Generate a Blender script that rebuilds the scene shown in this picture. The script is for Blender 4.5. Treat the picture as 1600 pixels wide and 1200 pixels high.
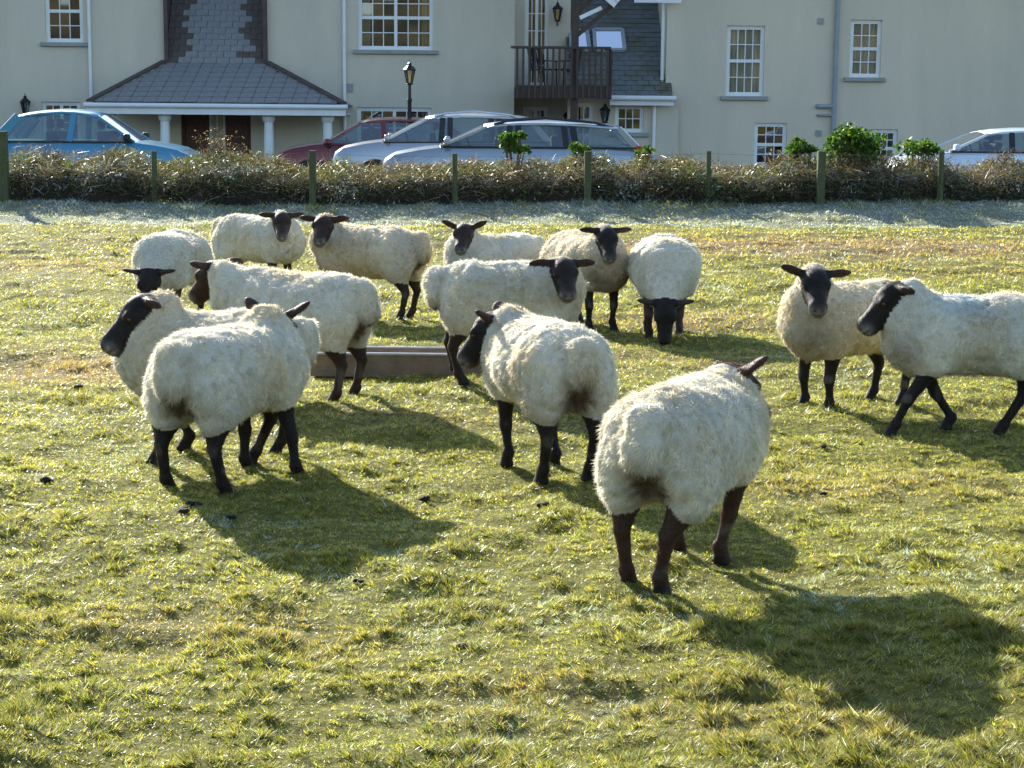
import bpy, math, random
import numpy as np
from mathutils import Vector, Matrix

for o in list(bpy.data.objects):
    bpy.data.objects.remove(o)
sc = bpy.context.scene
R = math.radians

# ------------------------------------------------------------------ camera, sky, sun, exposure
FPX, CAM_H, PITCH, ROLL = 2800.0, 1.8, R(8.93), 0.009
cam_d = bpy.data.cameras.new('camera')
cam_d.sensor_width = 36.0
cam_d.lens = FPX / 1600.0 * 36.0
cam_d.clip_end = 3000
cam = bpy.data.objects.new('camera', cam_d)
sc.collection.objects.link(cam)
CM = Matrix.Rotation(math.pi / 2 - PITCH, 3, 'X') @ Matrix.Rotation(ROLL, 3, 'Z')
cam.matrix_world = Matrix.Translation((0, 0, CAM_H)) @ CM.to_4x4()
sc.camera = cam

SUN_AZ, SUN_EL = R(-29), R(24.5)
world = bpy.data.worlds.new('World')
sc.world = world
world.use_nodes = True
wn = world.node_tree
sky = wn.nodes.new('ShaderNodeTexSky')
sky.sky_type = 'NISHITA'
sky.sun_disc = False
sky.sun_elevation = SUN_EL
sky.sun_rotation = SUN_AZ % (2 * math.pi)
sky.dust_density = 0.6
wn.links.new(sky.outputs[0], wn.nodes['Background'].inputs[0])
wn.nodes['Background'].inputs[1].default_value = 0.115
to_sun = Vector((math.sin(SUN_AZ) * math.cos(SUN_EL), math.cos(SUN_AZ) * math.cos(SUN_EL), math.sin(SUN_EL)))
sun_d = bpy.data.lights.new('sun', 'SUN')
sun_d.energy = 5.0
sun_d.angle = R(0.5)
sun_d.color = (1.0, 0.95, 0.86)
sun = bpy.data.objects.new('sun', sun_d)
sc.collection.objects.link(sun)
sun.rotation_euler = (-to_sun).to_track_quat('-Z', 'Y').to_euler()
sc.view_settings.view_transform = 'Standard'
sc.view_settings.look = 'None'
sc.view_settings.gamma = 1
sc.view_settings.use_curve_mapping = False
sc.view_settings.exposure = 1.5
sc.cycles.max_bounces = 8
sc.cycles.transparent_max_bounces = 16
sc.cycles.use_denoising = True

rng = np.random.default_rng(7)
random.seed(7)

# ------------------------------------------------------------------ pixel helpers (photo pixels, 1600x1200)
def ray(px, py):
    d = CM @ Vector(((px - 800) / FPX, (600 - py) / FPX, -1))
    return d
def at(px, py, Y):
    d = ray(px, py)
    t = Y / d.y
    return Vector((d.x * t, Y, CAM_H + d.z * t))
def atx(px, Y, py=150):
    return at(px, py, Y).x
def atz(py, Y, px=800):
    return at(px, py, Y).z

# ------------------------------------------------------------------ noise
_T = np.random.default_rng(3).random((256, 256))
def vnoise(x, y):
    xi = np.floor(x).astype(int); yi = np.floor(y).astype(int)
    fx = x - xi; fy = y - yi
    fx = fx * fx * (3 - 2 * fx); fy = fy * fy * (3 - 2 * fy)
    a = _T[xi & 255, yi & 255]; b = _T[(xi + 1) & 255, yi & 255]
    c = _T[xi & 255, (yi + 1) & 255]; d = _T[(xi + 1) & 255, (yi + 1) & 255]
    return (a * (1 - fx) + b * fx) * (1 - fy) + (c * (1 - fx) + d * fx) * fy
def fbm(x, y, o=3):
    s = 0; a = 0.5; t = 0
    for i in range(o):
        s = s + a * vnoise(x + 17.3 * i, y + 5.1 * i); t += a
        x = x * 2.03; y = y * 2.03; a *= 0.5
    return s / t
_T3 = np.random.default_rng(4).random((64, 64, 64))
def vnoise3(p):
    i = np.floor(p).astype(int); f = p - i
    f = f * f * (3 - 2 * f)
    r = 0
    for dx in (0, 1):
        for dy in (0, 1):
            for dz in (0, 1):
                w = (f[:, 0] if dx else 1 - f[:, 0]) * (f[:, 1] if dy else 1 - f[:, 1]) * (f[:, 2] if dz else 1 - f[:, 2])
                r = r + w * _T3[(i[:, 0] + dx) & 63, (i[:, 1] + dy) & 63, (i[:, 2] + dz) & 63]
    return r
def sstep(a, b, x):
    t = np.clip((x - a) / (b - a), 0, 1)
    return t * t * (3 - 2 * t)

# ------------------------------------------------------------------ terrain height
def hedge_y(x):
    return 26.3 + 0.11 * np.clip(x, -30, 30) + 0.25 * np.sin(x * 0.7 + 1.0)
_trs = np.random.default_rng(21)
TUSS = np.column_stack([_trs.uniform(-5, 5, 520), _trs.uniform(3.8, 26, 520), _trs.uniform(0.06, 0.17, 520), _trs.uniform(0.3, 1.0, 520)])
_extra = []
for _ in range(34):
    _p = at(_trs.uniform(1080, 1640), _trs.uniform(960, 1230), 1)
    _d = ray(_trs.uniform(1060, 1640), _trs.uniform(960, 1230)); _t = -CAM_H / _d.z
    _extra.append((_d.x * _t, _d.y * _t, _trs.uniform(0.06, 0.14), _trs.uniform(0.9, 1.5)))
TUSS[:, 0] *= np.clip(TUSS[:, 1] / 14, 0.35, 1.6)
for _ in range(420):
    _d = ray(_trs.uniform(-80, 1680), _trs.uniform(640, 1240)); _t = -CAM_H / _d.z
    _extra.append((_d.x * _t, _d.y * _t, _trs.uniform(.04, .10), _trs.uniform(.25, .8)))
TUSS = np.vstack([TUSS, np.array(_extra)])
def tussock(x, y):
    """0..1 strength of the rough tufts"""
    h = np.zeros_like(x)
    for tx, ty, r, s in TUSS:
        m = (np.abs(x - tx) < 2.5 * r) & (np.abs(y - ty) < 2.5 * r)
        if m.any():
            h[m] = np.maximum(h[m], s * np.exp(-((x[m] - tx) ** 2 + (y[m] - ty) ** 2) / (r * r)))
    return h
def G0(x, y):
    x = np.asarray(x, float); y = np.asarray(y, float)
    hy = hedge_y(x)
    rise = 0.15 * sstep(15, 24, y) + (0.20 + 0.06 * sstep(0, 8, x)) * sstep(hy - 2.0, hy + 0.2, y)
    z = rise * (1 - sstep(hy + 1.3, hy + 2.6, y))
    z = z - 0.02 * sstep(hy + 1.6, hy + 2.6, y) - 0.5 * sstep(36, 41, y)
    z = z + 30 * sstep(-60, -320, y) + 4 * sstep(-18, -70, y)
    return z
def G(x, y):
    x = np.asarray(x, float); y = np.asarray(y, float)
    hy = hedge_y(x)
    f = (1 - sstep(hy - 0.2, hy + 1.0, y)) * sstep(-10, 2, y)
    z = G0(x, y)
    z = z + f * (0.10 * (fbm(x * 0.35 + 40, y * 0.35 + 9, 2) - 0.5) + 0.075 * (fbm(x * 1.9 + 3, y * 1.9 + 70, 3) - 0.5)
                 + 0.052 * (fbm(x * 6.0 + 13, y * 6.0 + 33, 2) - 0.5))
    return z
def gz(x, y):
    return float(G(np.array([x]), np.array([y]))[0])
def gp(px, py):
    """photo pixel on the ground -> world point"""
    d = ray(px, py); t = -CAM_H / d.z
    for _ in range(12):
        z = gz(d.x * t, d.y * t)
        t = (z - CAM_H) / d.z
    return Vector((d.x * t, d.y * t, gz(d.x * t, d.y * t)))

# ------------------------------------------------------------------ object helpers
COL = sc.collection
def tag(o, label=None, cat=None, group=None, kind=None):
    if label: o['label'] = label
    if cat: o['category'] = cat
    if group: o['group'] = group
    if kind: o['kind'] = kind
    return o
def empty(name, loc=(0, 0, 0), rz=0.0):
    o = bpy.data.objects.new(name, None)
    o.empty_display_size = 0.2
    COL.objects.link(o); o.location = loc; o.rotation_euler = (0, 0, rz)
    return o
def link(name, me, parent=None):
    o = bpy.data.objects.new(name, me)
    COL.objects.link(o)
    if parent is not None: o.parent = parent
    return o
def np_mesh(name, V, faces, mats, col=None, mi=None, smooth=False):
    """faces: list of int arrays (n,3)/(n,4)"""
    me = bpy.data.meshes.new(name)
    V = np.asarray(V, np.float32)
    me.vertices.add(len(V)); me.vertices.foreach_set('co', V.ravel())
    ls = []; st = []; n = 0
    for F in faces:
        F = np.asarray(F, np.int32)
        if len(F) == 0: continue
        ls.append(F.ravel()); st.append(n + np.arange(len(F)) * F.shape[1]); n += F.size
    L = np.concatenate(ls); S = np.concatenate(st).astype(np.int32)
    me.loops.add(len(L)); me.loops.foreach_set('vertex_index', L)
    me.polygons.add(len(S)); me.polygons.foreach_set('loop_start', S)
    if mi is not None: me.polygons.foreach_set('material_index', np.asarray(mi, np.int32))
    if smooth: me.polygons.foreach_set('use_smooth', np.ones(len(S), bool))
    me.update(calc_edges=True)
    if col is not None:
        a = me.color_attributes.new('Col', 'FLOAT_COLOR', 'POINT')
        C = np.ones((len(V), 4), np.float32); C[:, :3] = col
        a.data.foreach_set('color', C.ravel())
    for m in (mats if isinstance(mats, (list, tuple)) else [mats]):
        me.materials.append(m)
    return me

class MB:
    def __init__(s): s.v = []; s.f = []
    def add(s, vs, fs):
        b = len(s.v); s.v += [tuple(v) for v in vs]; s.f += [tuple(b + i for i in f) for f in fs]
        return s
    def box(s, x0, x1, y0, y1, z0, z1):
        v = [(x0, y0, z0), (x1, y0, z0), (x1, y1, z0), (x0, y1, z0), (x0, y0, z1), (x1, y0, z1), (x1, y1, z1), (x0, y1, z1)]
        return s.add(v, [(0, 3, 2, 1), (4, 5, 6, 7), (0, 1, 5, 4), (1, 2, 6, 5), (2, 3, 7, 6), (3, 0, 4, 7)])
    def bar(s, a, b, w, h, up=(0, 0, 1)):
        a = Vector(a); b = Vector(b); d = (b - a).normalized(); u = Vector(up)
        r = d.cross(u)
        if r.length < 1e-4: r = d.cross(Vector((1, 0, 0)))
        r.normalize(); u = r.cross(d)
        vs = []
        for p in (a, b):
            for sx, sy in ((-1, -1), (1, -1), (1, 1), (-1, 1)):
                vs.append(p + r * sx * w / 2 + u * sy * h / 2)
        return s.add(vs, [(3, 2, 1, 0), (4, 5, 6, 7), (0, 1, 5, 4), (1, 2, 6, 5), (2, 3, 7, 6), (3, 0, 4, 7)])
    def tube(s, pts, rad, n=8, cap=True):
        pts = [Vector(p) for p in pts]
        rad = rad if isinstance(rad, (list, tuple)) else [rad] * len(pts)
        b = len(s.v); ref = Vector((0.13, 0.21, 1))
        for i, p in enumerate(pts):
            d = (pts[min(i + 1, len(pts) - 1)] - pts[max(i - 1, 0)]).normalized()
            r = d.cross(ref)
            if r.length < 1e-3: r = d.cross(Vector((1, 0, 0)))
            r.normalize(); u = r.cross(d)
            for k in range(n):
                t = 2 * math.pi * k / n
                s.v.append(tuple(p + (r * math.cos(t) + u * math.sin(t)) * rad[i]))
        for i in range(len(pts) - 1):
            for k in range(n):
                k2 = (k + 1) % n
                s.f.append((b + i * n + k, b + i * n + k2, b + (i + 1) * n + k2, b + (i + 1) * n + k))
        if cap:
            s.f.append(tuple(b + k for k in reversed(range(n))))
            s.f.append(tuple(b + (len(pts) - 1) * n + k for k in range(n)))
        return s
    def _lathe(s, prof, n=12, c=(0, 0, 0)):
        b = len(s.v)
        for r, z in prof:
            for k in range(n):
                t = 2 * math.pi * k / n
                s.v.append((c[0] + r * math.cos(t), c[1] + r * math.sin(t), c[2] + z))
        for i in range(len(prof) - 1):
            for k in range(n):
                k2 = (k + 1) % n
                s.f.append((b + i * n + k, b + i * n + k2, b + (i + 1) * n + k2, b + (i + 1) * n + k))
        s.f.append(tuple(b + k for k in reversed(range(n))))
        s.f.append(tuple(b + (len(prof) - 1) * n + k for k in range(n)))
        return s
    def mesh(s, name, mat, smooth=False):
        me = bpy.data.meshes.new(name)
        me.from_pydata(s.v, [], s.f); me.update()
        for m in (mat if isinstance(mat, (list, tuple)) else [mat]): me.materials.append(m)
        if smooth:
            me.polygons.foreach_set('use_smooth', np.ones(len(me.polygons), bool))
            try: me.set_sharp_from_angle(angle=R(35))
            except Exception: pass
        return me
    def build(s, name, mat, parent=None, smooth=False):
        return link(name, s.mesh(name, mat, smooth), parent)
def bevel(o, w=0.01, seg=2):
    m = o.modifiers.new('bevel', 'BEVEL'); m.width = w; m.segments = seg; m.limit_method = 'ANGLE'
    return o

# ------------------------------------------------------------------ materials
def M_new(name):
    m = bpy.data.materials.new(name); m.use_nodes = True
    return m, m.node_tree, m.node_tree.nodes['Principled BSDF']
def mat(name, c1, c2=None, rough=0.8, scale=8.0, metal=0.0, bump=0.0, bscale=60.0, detail=5, spec=0.3, coat=0.0, sheen=0.0, stretch=None):
    m, nt, p = M_new(name)
    p.inputs['Roughness'].default_value = rough
    p.inputs['Metallic'].default_value = metal
    p.inputs['Specular IOR Level'].default_value = spec
    p.inputs['Coat Weight'].default_value = coat
    p.inputs['Sheen Weight'].default_value = sheen
    tc = nt.nodes.new('ShaderNodeTexCoord')
    src = tc.outputs['Object']
    if stretch:
        mp = nt.nodes.new('ShaderNodeMapping'); mp.inputs['Scale'].default_value = stretch
        nt.links.new(src, mp.inputs[0]); src = mp.outputs[0]
    if c2 is None: c2 = tuple(v * 0.8 for v in c1)
    n = nt.nodes.new('ShaderNodeTexNoise'); n.inputs['Scale'].default_value = scale; n.inputs['Detail'].default_value = detail
    n.inputs['Roughness'].default_value = 0.65
    nt.links.new(src, n.inputs['Vector'])
    r = nt.nodes.new('ShaderNodeValToRGB')
    r.color_ramp.elements[0].position = 0.32; r.color_ramp.elements[1].position = 0.68
    r.color_ramp.elements[0].color = (*c2, 1); r.color_ramp.elements[1].color = (*c1, 1)
    nt.links.new(n.outputs['Fac'], r.inputs[0]); nt.links.new(r.outputs[0], p.inputs['Base Color'])
    if bump > 0:
        n2 = nt.nodes.new('ShaderNodeTexNoise'); n2.inputs['Scale'].default_value = bscale; n2.inputs['Detail'].default_value = 4
        nt.links.new(src, n2.inputs['Vector'])
        b = nt.nodes.new('ShaderNodeBump'); b.inputs['Strength'].default_value = bump; b.inputs['Distance'].default_value = 0.02
        nt.links.new(n2.outputs['Fac'], b.inputs['Height']); nt.links.new(b.outputs[0], p.inputs['Normal'])
    return m
def leafmat(name, trans=0.45, rough=0.55, spec=0.3, sheen=0.0, tint=(1, 1, 1), tgain=1.0):
    """colour from the Col attribute; diffuse reflection + translucency"""
    m, nt, p = M_new(name)
    a = nt.nodes.new('ShaderNodeVertexColor'); a.layer_name = 'Col'
    p.inputs['Roughness'].default_value = rough; p.inputs['Specular IOR Level'].default_value = spec
    p.inputs['Sheen Weight'].default_value = sheen
    nt.links.new(a.outputs[0], p.inputs['Base Color'])
    if trans > 0:
        t = nt.nodes.new('ShaderNodeBsdfTranslucent')
        mul = nt.nodes.new('ShaderNodeMix'); mul.data_type = 'RGBA'; mul.blend_type = 'MULTIPLY'; mul.inputs[0].default_value = 1
        nt.links.new(a.outputs[0], mul.inputs[6]); mul.inputs[7].default_value = (*[v * tgain for v in tint], 1)
        nt.links.new(mul.outputs[2], t.inputs[0])
        mx = nt.nodes.new('ShaderNodeMixShader'); mx.inputs[0].default_value = trans
        nt.links.new(p.outputs[0], mx.inputs[1]); nt.links.new(t.outputs[0], mx.inputs[2])
        nt.links.new(mx.outputs[0], nt.nodes['Material Output'].inputs[0])
    return m
def glassmat(name, tint=(0.7, 0.8, 0.78), gloss=0.25, rough=0.02):
    m, nt, p = M_new(name)
    nt.nodes.remove(p)
    t = nt.nodes.new('ShaderNodeBsdfTransparent'); t.inputs[0].default_value = (*tint, 1)
    g = nt.nodes.new('ShaderNodeBsdfGlossy'); g.inputs['Roughness'].default_value = rough; g.inputs[0].default_value = (0.95, 0.97, 1, 1)
    f = nt.nodes.new('ShaderNodeFresnel'); f.inputs[0].default_value = 1.5
    ad = nt.nodes.new('ShaderNodeMath'); ad.operation = 'ADD'; ad.inputs[1].default_value = gloss; ad.use_clamp = True
    mx = nt.nodes.new('ShaderNodeMixShader')
    nt.links.new(f.outputs[0], ad.inputs[0]); nt.links.new(ad.outputs[0], mx.inputs[0])
    nt.links.new(t.outputs[0], mx.inputs[1]); nt.links.new(g.outputs[0], mx.inputs[2])
    nt.links.new(mx.outputs[0], nt.nodes['Material Output'].inputs[0])
    return m

M = {}
M['render'] = mat('painted render', (0.635, 0.575, 0.455), (0.54, 0.50, 0.41), 0.9, 1.1, bump=0.35, bscale=45, stretch=(1, 1, .22))
M['render_b'] = mat('painted render gable', (0.66, 0.585, 0.455), (0.57, 0.52, 0.41), 0.9, .9, bump=0.35, bscale=45, stretch=(1, 1, .22))
M['white'] = mat('white paint', (0.78, 0.80, 0.80), (0.70, 0.72, 0.72), 0.45, 3, spec=0.4)
M['sill'] = mat('sill stone', (0.33, 0.35, 0.33), (0.26, 0.28, 0.27), 0.85, 6)
M['slate'] = mat('slate', (0.25, 0.247, 0.245), (0.17, 0.168, 0.168), 0.6, 5, spec=0.4, bump=0.2, bscale=25)
M['slate_moss'] = mat('mossy slate', (0.14, 0.165, 0.185), (0.10, 0.095, 0.05), 0.75, 1.3, bump=0.3, bscale=25)
M['slate_brown'] = mat('stained slate', (0.13, 0.105, 0.095), (0.075, 0.055, 0.045), 0.75, 3, bump=0.2, bscale=25)
M['lead'] = mat('lead edge', (0.10, 0.075, 0.065), (0.06, 0.045, 0.04), 0.7, 4)
M['timber'] = mat('stained timber', (0.085, 0.055, 0.045), (0.05, 0.033, 0.028), 0.6, 5, stretch=(6, 6, 1))
M['doorwood'] = mat('door wood', (0.13, 0.055, 0.035), (0.07, 0.03, 0.02), 0.45, 5, stretch=(8, 8, 1))
M['pipe'] = mat('grey pipe', (0.30, 0.34, 0.38), (0.25, 0.29, 0.33), 0.5, 3)
M['dark'] = mat('dark iron', (0.02, 0.02, 0.022), (0.012, 0.012, 0.013), 0.45, 10)
M['curtain'] = mat('curtain cloth', (0.62, 0.56, 0.40), (0.45, 0.38, 0.22), 0.9, 3, stretch=(7, 1, 0.3))
M['glass'] = glassmat('window glass', (0.72, 0.74, 0.70), 0.09)
M['carglass'] = glassmat('car glass', (0.50, 0.60, 0.57), 0.10)
M['screen'] = glassmat('windscreen glass', (0.55, 0.66, 0.66), 0.65, .10)
M['net'] = mat('net curtain', (0.72, 0.72, 0.66), (0.60, 0.60, 0.54), 0.9, 3, stretch=(9, 1, 0.3))
M['amber'] = glassmat('amber lantern glass', (0.95, 0.72, 0.35), 0.12, 0.15)
M['roomwall'] = mat('room wall', (0.30, 0.27, 0.22), (0.18, 0.155, 0.12), 0.9, 2)
M['post'] = mat('treated fence post', (0.10, 0.115, 0.055), (0.055, 0.065, 0.032), 0.9, 7, stretch=(5, 5, 0.7), bump=0.4, bscale=40)
M['wire'] = mat('fence wire', (0.28, 0.27, 0.25), None, 0.4, 4, metal=0.8)
M['tyre'] = mat('tyre rubber', (0.02, 0.02, 0.02), None, 0.85, 6)
M['rim'] = mat('wheel rim', (0.5, 0.51, 0.53), None, 0.3, 5, metal=0.9)
M['plastic'] = mat('black trim', (0.025, 0.026, 0.03), None, 0.5, 5)
M['seat'] = mat('seat cloth', (0.05, 0.055, 0.065), None, 0.9, 9)
M['tarmac'] = mat('tarmac', (0.06, 0.06, 0.06), (0.045, 0.045, 0.045), 0.9, 3, bump=0.4, bscale=120)
M['redlamp'] = mat('tail lamp red', (0.45, 0.02, 0.025), None, 0.2, 3, spec=0.6)
M['headlamp'] = mat('head lamp', (0.7, 0.72, 0.74), None, 0.12, 3, metal=0.4, spec=0.7)
def paint(name, c, metal=0.35, rough=0.3):
    return mat(name, c, tuple(v * 0.93 for v in c), rough, 2, metal=metal, coat=0.6, spec=0.5)
M['blue'] = paint('blue car paint', (0.045, 0.23, 0.37), 0.25)
M['red'] = paint('red car paint', (0.15, 0.014, 0.016))
M['silver'] = paint('silver car paint', (0.30, 0.34, 0.39), 0.6)
M['silver2'] = paint('pale silver car paint', (0.36, 0.385, 0.42), 0.6)
M['whitecar'] = paint('white blue car paint', (0.62, 0.70, 0.82), 0.1)
M['galv'] = mat('galvanised rim', (0.55, 0.56, 0.57), (0.40, 0.41, 0.42), 0.4, 9, metal=0.7)
M['rust'] = mat('rusty trough side', (0.25, 0.195, 0.15), (0.14, 0.11, 0.085), 0.85, 6, bump=0.3, bscale=50)
M['dung'] = mat('dung', (0.02, 0.017, 0.012), (0.012, 0.01, 0.008), 0.8, 30, bump=0.6, bscale=90)
M['bark'] = mat('twig bark', (0.16, 0.10, 0.06), (0.09, 0.055, 0.035), 0.9, 20)
M['earth'] = mat('hedge earth', (0.035, 0.028, 0.018), (0.02, 0.017, 0.011), 0.95, 3, bump=0.6, bscale=15)
M['grass'] = leafmat('grass blades', 0.5, 0.4, 0.45, tint=(1.0, 1.0, 0.55), tgain=1.55)
M['leaf'] = leafmat('hedge leaves', 0.35, 0.45, 0.45, tint=(1, 1, 0.6))
M['bushleaf'] = leafmat('bush leaves', 0.4, 0.5, 0.25, tint=(0.9, 1.0, 0.4), tgain=1.3)
M['wool'] = leafmat('wool', 0.0, 0.95, 0.05, sheen=0.1)
def add_bump(m, scale, strength, dist):
    nt = m.node_tree; p = nt.nodes['Principled BSDF']; tc = nt.nodes.new('ShaderNodeTexCoord')
    n = nt.nodes.new('ShaderNodeTexNoise'); n.inputs['Scale'].default_value = scale; n.inputs['Detail'].default_value = 5; n.inputs['Roughness'].default_value = .7
    b = nt.nodes.new('ShaderNodeBump'); b.inputs['Strength'].default_value = strength; b.inputs['Distance'].default_value = dist
    nt.links.new(tc.outputs['Object'], n.inputs['Vector']); nt.links.new(n.outputs['Fac'], b.inputs['Height']); nt.links.new(b.outputs[0], p.inputs['Normal'])
add_bump(M['wool'], 50, 1.0, .03)
M['lock'] = leafmat('wool locks', 0.5, 0.9, 0.05, tint=(1.0, 0.98, 0.93), tgain=1.25)
M['skin'] = leafmat('short dark hair', 0.0, 0.65, 0.18, sheen=0.03)

# ground material: grass litter and soil, from colour attribute with fine noise
def ground_mat():
    m, nt, p = M_new('field ground')
    p.inputs['Roughness'].default_value = 0.95; p.inputs['Specular IOR Level'].default_value = 0.1
    a = nt.nodes.new('ShaderNodeVertexColor'); a.layer_name = 'Col'
    tc = nt.nodes.new('ShaderNodeTexCoord')
    n = nt.nodes.new('ShaderNodeTexNoise'); n.inputs['Scale'].default_value = 22; n.inputs['Detail'].default_value = 6
    nt.links.new(tc.outputs['Object'], n.inputs['Vector'])
    r = nt.nodes.new('ShaderNodeValToRGB')
    r.color_ramp.elements[0].position = 0.3; r.color_ramp.elements[1].position = 0.7
    r.color_ramp.elements[0].color = (0.45, 0.42, 0.40, 1); r.color_ramp.elements[1].color = (1.25, 1.2, 1.1, 1)
    nt.links.new(n.outputs['Fac'], r.inputs[0])
    mul = nt.nodes.new('ShaderNodeMix'); mul.data_type = 'RGBA'; mul.blend_type = 'MULTIPLY'; mul.inputs[0].default_value = 1
    nt.links.new(a.outputs[0], mul.inputs[6]); nt.links.new(r.outputs[0], mul.inputs[7])
    nt.links.new(mul.outputs[2], p.inputs['Base Color'])
    b = nt.nodes.new('ShaderNodeBump'); b.inputs['Strength'].default_value = 0.6; b.inputs['Distance'].default_value = 0.02
    nt.links.new(n.outputs['Fac'], b.inputs['Height']); nt.links.new(b.outputs[0], p.inputs['Normal'])
    return m
M['ground'] = ground_mat()

# ------------------------------------------------------------------ colour zones of the field
def zones(x, y):
    """frost, straw, mud weights at ground points"""
    hy = hedge_y(x)
    fr = sstep(hy - 2.5, hy - 1.9, y + 0.5 * (fbm(x * 1.5, y * 3.0, 2) - 0.5))
    st = np.zeros_like(x)
    for (px, py, rx, ry, s) in ((1180, 384, 3.2, 1.3, 1.0), (1450, 388, 3.0, 1.4, .95), (300, 380, 2.5, .8, .35), (980, 560, 1.2, .7, .5), (700, 660, 1.0, .3, .4), (1350, 760, .8, .4, .4), (330, 980, .6, .25, .4), (900, 1090, .6, .3, .35), (1110, 500, 0.9, 0.8, 0.7), (1500, 420, 1.8, 0.9, 0.35),
                                (60, 420, 2.0, 1.3, 0.45), (110, 580, 1.1, 0.8, 0.85), (960, 640, 0.5, 0.3, 0.5), (1250, 1130, 0.5, 0.25, 0.4),
                                (620, 650, 0.6, 0.2, 0.4)):
        c = gp(px, py)
        st = np.maximum(st, s * np.exp(-(((x - c.x) / rx) ** 2 + ((y - c.y) / ry) ** 2)))
    st = np.clip(st * (0.4 + 1.2 * fbm(x * 2.2 + 8, y * 2.2 + 4, 3)), 0, 1)
    return fr, st

# ------------------------------------------------------------------ ground sheet
def axis(parts):
    out = []
    for a, b, s in parts:
        n = max(1, int(round(abs(b - a) / s))); out.append(np.linspace(a, b, n, endpoint=False))
    out.append(np.array([parts[-1][1]])); return np.concatenate(out)
gx = axis([(-900, -60, 120), (-60, -14, 4), (-14, -6, 0.14), (-6, 6, 0.055), (6, 14, 0.14), (14, 60, 4), (60, 900, 120)])
gy = axis([(-900, -330, 140), (-330, -20, 14), (-20, 3, 1.0), (3, 11.5, 0.045), (11.5, 30, 0.085), (30, 44, 0.7), (44, 80, 6), (80, 1500, 200)])
XX, YY = np.meshgrid(gx, gy, indexing='ij')
xf, yf = XX.ravel(), YY.ravel()
zf = G(xf, yf) + 0.026 * tussock(xf, yf)
fr, st = zones(xf, yf)
cg = np.array((0.13, 0.132, 0.030)); cs = np.array((0.17, 0.125, 0.07)); cfr = np.array((0.30, 0.34, 0.37))
mix = fbm(xf * 0.9, yf * 0.9, 3)[:, None]
col = cg * (0.8 + 0.5 * mix)
hillw = sstep(-5, -40, yf)[:, None]
hn = sstep(.38, .62, fbm(xf * .045 + 5, yf * .045 + 3, 3))[:, None]
col = col * (1 - hillw) + (np.array((0.20, 0.17, 0.09)) * hn + np.array((0.045, 0.05, 0.03)) * (1 - hn)) * hillw
col = col * (1 - st[:, None]) + cs * st[:, None]
frw = (fr * (0.15 + 0.6 * fbm(xf * 5, yf * 9, 2)) * (1 - sstep(hedge_y(xf) + 0.3, hedge_y(xf) + 1, yf)))[:, None]
col = col * (1 - frw) + cfr * frw
nx, ny = len(gx), len(gy)
idx = np.arange(nx * ny).reshape(nx, ny)
q = np.stack([idx[:-1, :-1], idx[1:, :-1], idx[1:, 1:], idx[:-1, 1:]], -1).reshape(-1, 4)
field = link('field', np_mesh('field', np.column_stack([xf, yf, zf]), [q], M['ground'], col, smooth=True))
tag(field, kind='structure')

cp = MB()
cx = np.linspace(-40, 40, 60)
for i in range(59):
    ya, yb = hedge_y(cx[i]) + 2.9, hedge_y(cx[i + 1]) + 2.9
    cp.add([(cx[i], ya, .08), (cx[i + 1], yb, .08), (cx[i + 1], 36, .06), (cx[i], 36, .06)], [(0, 1, 2, 3)])
    cp.add([(cx[i], 36, .06), (cx[i + 1], 36, .06), (cx[i + 1], 41, -0.47), (cx[i], 41, -0.47)], [(0, 1, 2, 3)])
    cp.add([(cx[i], 41, -0.47), (cx[i + 1], 41, -0.47), (cx[i + 1], 60, -0.47), (cx[i], 60, -0.47)], [(0, 1, 2, 3)])
tag(cp.build('car_park', M['tarmac']), kind='structure')
GZ = -0.47        # ground level at the house

# ------------------------------------------------------------------ house
YA, YB, YC = 44.0, 45.3, 43.1     # left front wall, balcony recess wall, right wing front wall
def wall(parent, name, x0, x1, z0, z1, Y, holes, m, t=0.12):
    """front wall facing -Y with rectangular openings and reveals"""
    xs = sorted({x0, x1, *[h[0] for h in holes], *[h[1] for h in holes]})
    zs = sorted({z0, z1, *[h[2] for h in holes], *[h[3] for h in holes]})
    xs = [x for x in xs if x0 <= x <= x1]; zs = [z for z in zs if z0 <= z <= z1]
    b = MB()
    for i in range(len(xs) - 1):
        for j in range(len(zs) - 1):
            cxm, czm = (xs[i] + xs[i + 1]) / 2, (zs[j] + zs[j + 1]) / 2
            if any(h[0] < cxm < h[1] and h[2] < czm < h[3] for h in holes): continue
            b.add([(xs[i], Y, zs[j]), (xs[i + 1], Y, zs[j]), (xs[i + 1], Y, zs[j + 1]), (xs[i], Y, zs[j + 1])], [(0, 1, 2, 3)])
    for h in holes:
        a0, a1, c0, c1 = h[:4]
        b.add([(a0, Y, c0), (a0, Y + t, c0), (a0, Y + t, c1), (a0, Y, c1)], [(3, 2, 1, 0)])
        b.add([(a1, Y, c0), (a1, Y + t, c0), (a1, Y + t, c1), (a1, Y, c1)], [(0, 1, 2, 3)])
        b.add([(a0, Y, c1), (a1, Y, c1), (a1, Y + t, c1), (a0, Y + t, c1)], [(0, 1, 2, 3)])
        b.add([(a0, Y, c0), (a1, Y, c0), (a1, Y + t, c0), (a0, Y + t, c0)], [(3, 2, 1, 0)])
    return b.build(name, m, parent)
def rect(px0, px1, py0, py1, Y):
    """pixel box -> x0,x1,z0,z1 on the plane Y"""
    a = at((px0 + px1) / 2, py0, Y); c = at((px0 + px1) / 2, py1, Y)
    return (atx(px0, Y, (py0 + py1) / 2), atx(px1, Y, (py0 + py1) / 2), c.z, a.z)
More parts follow.
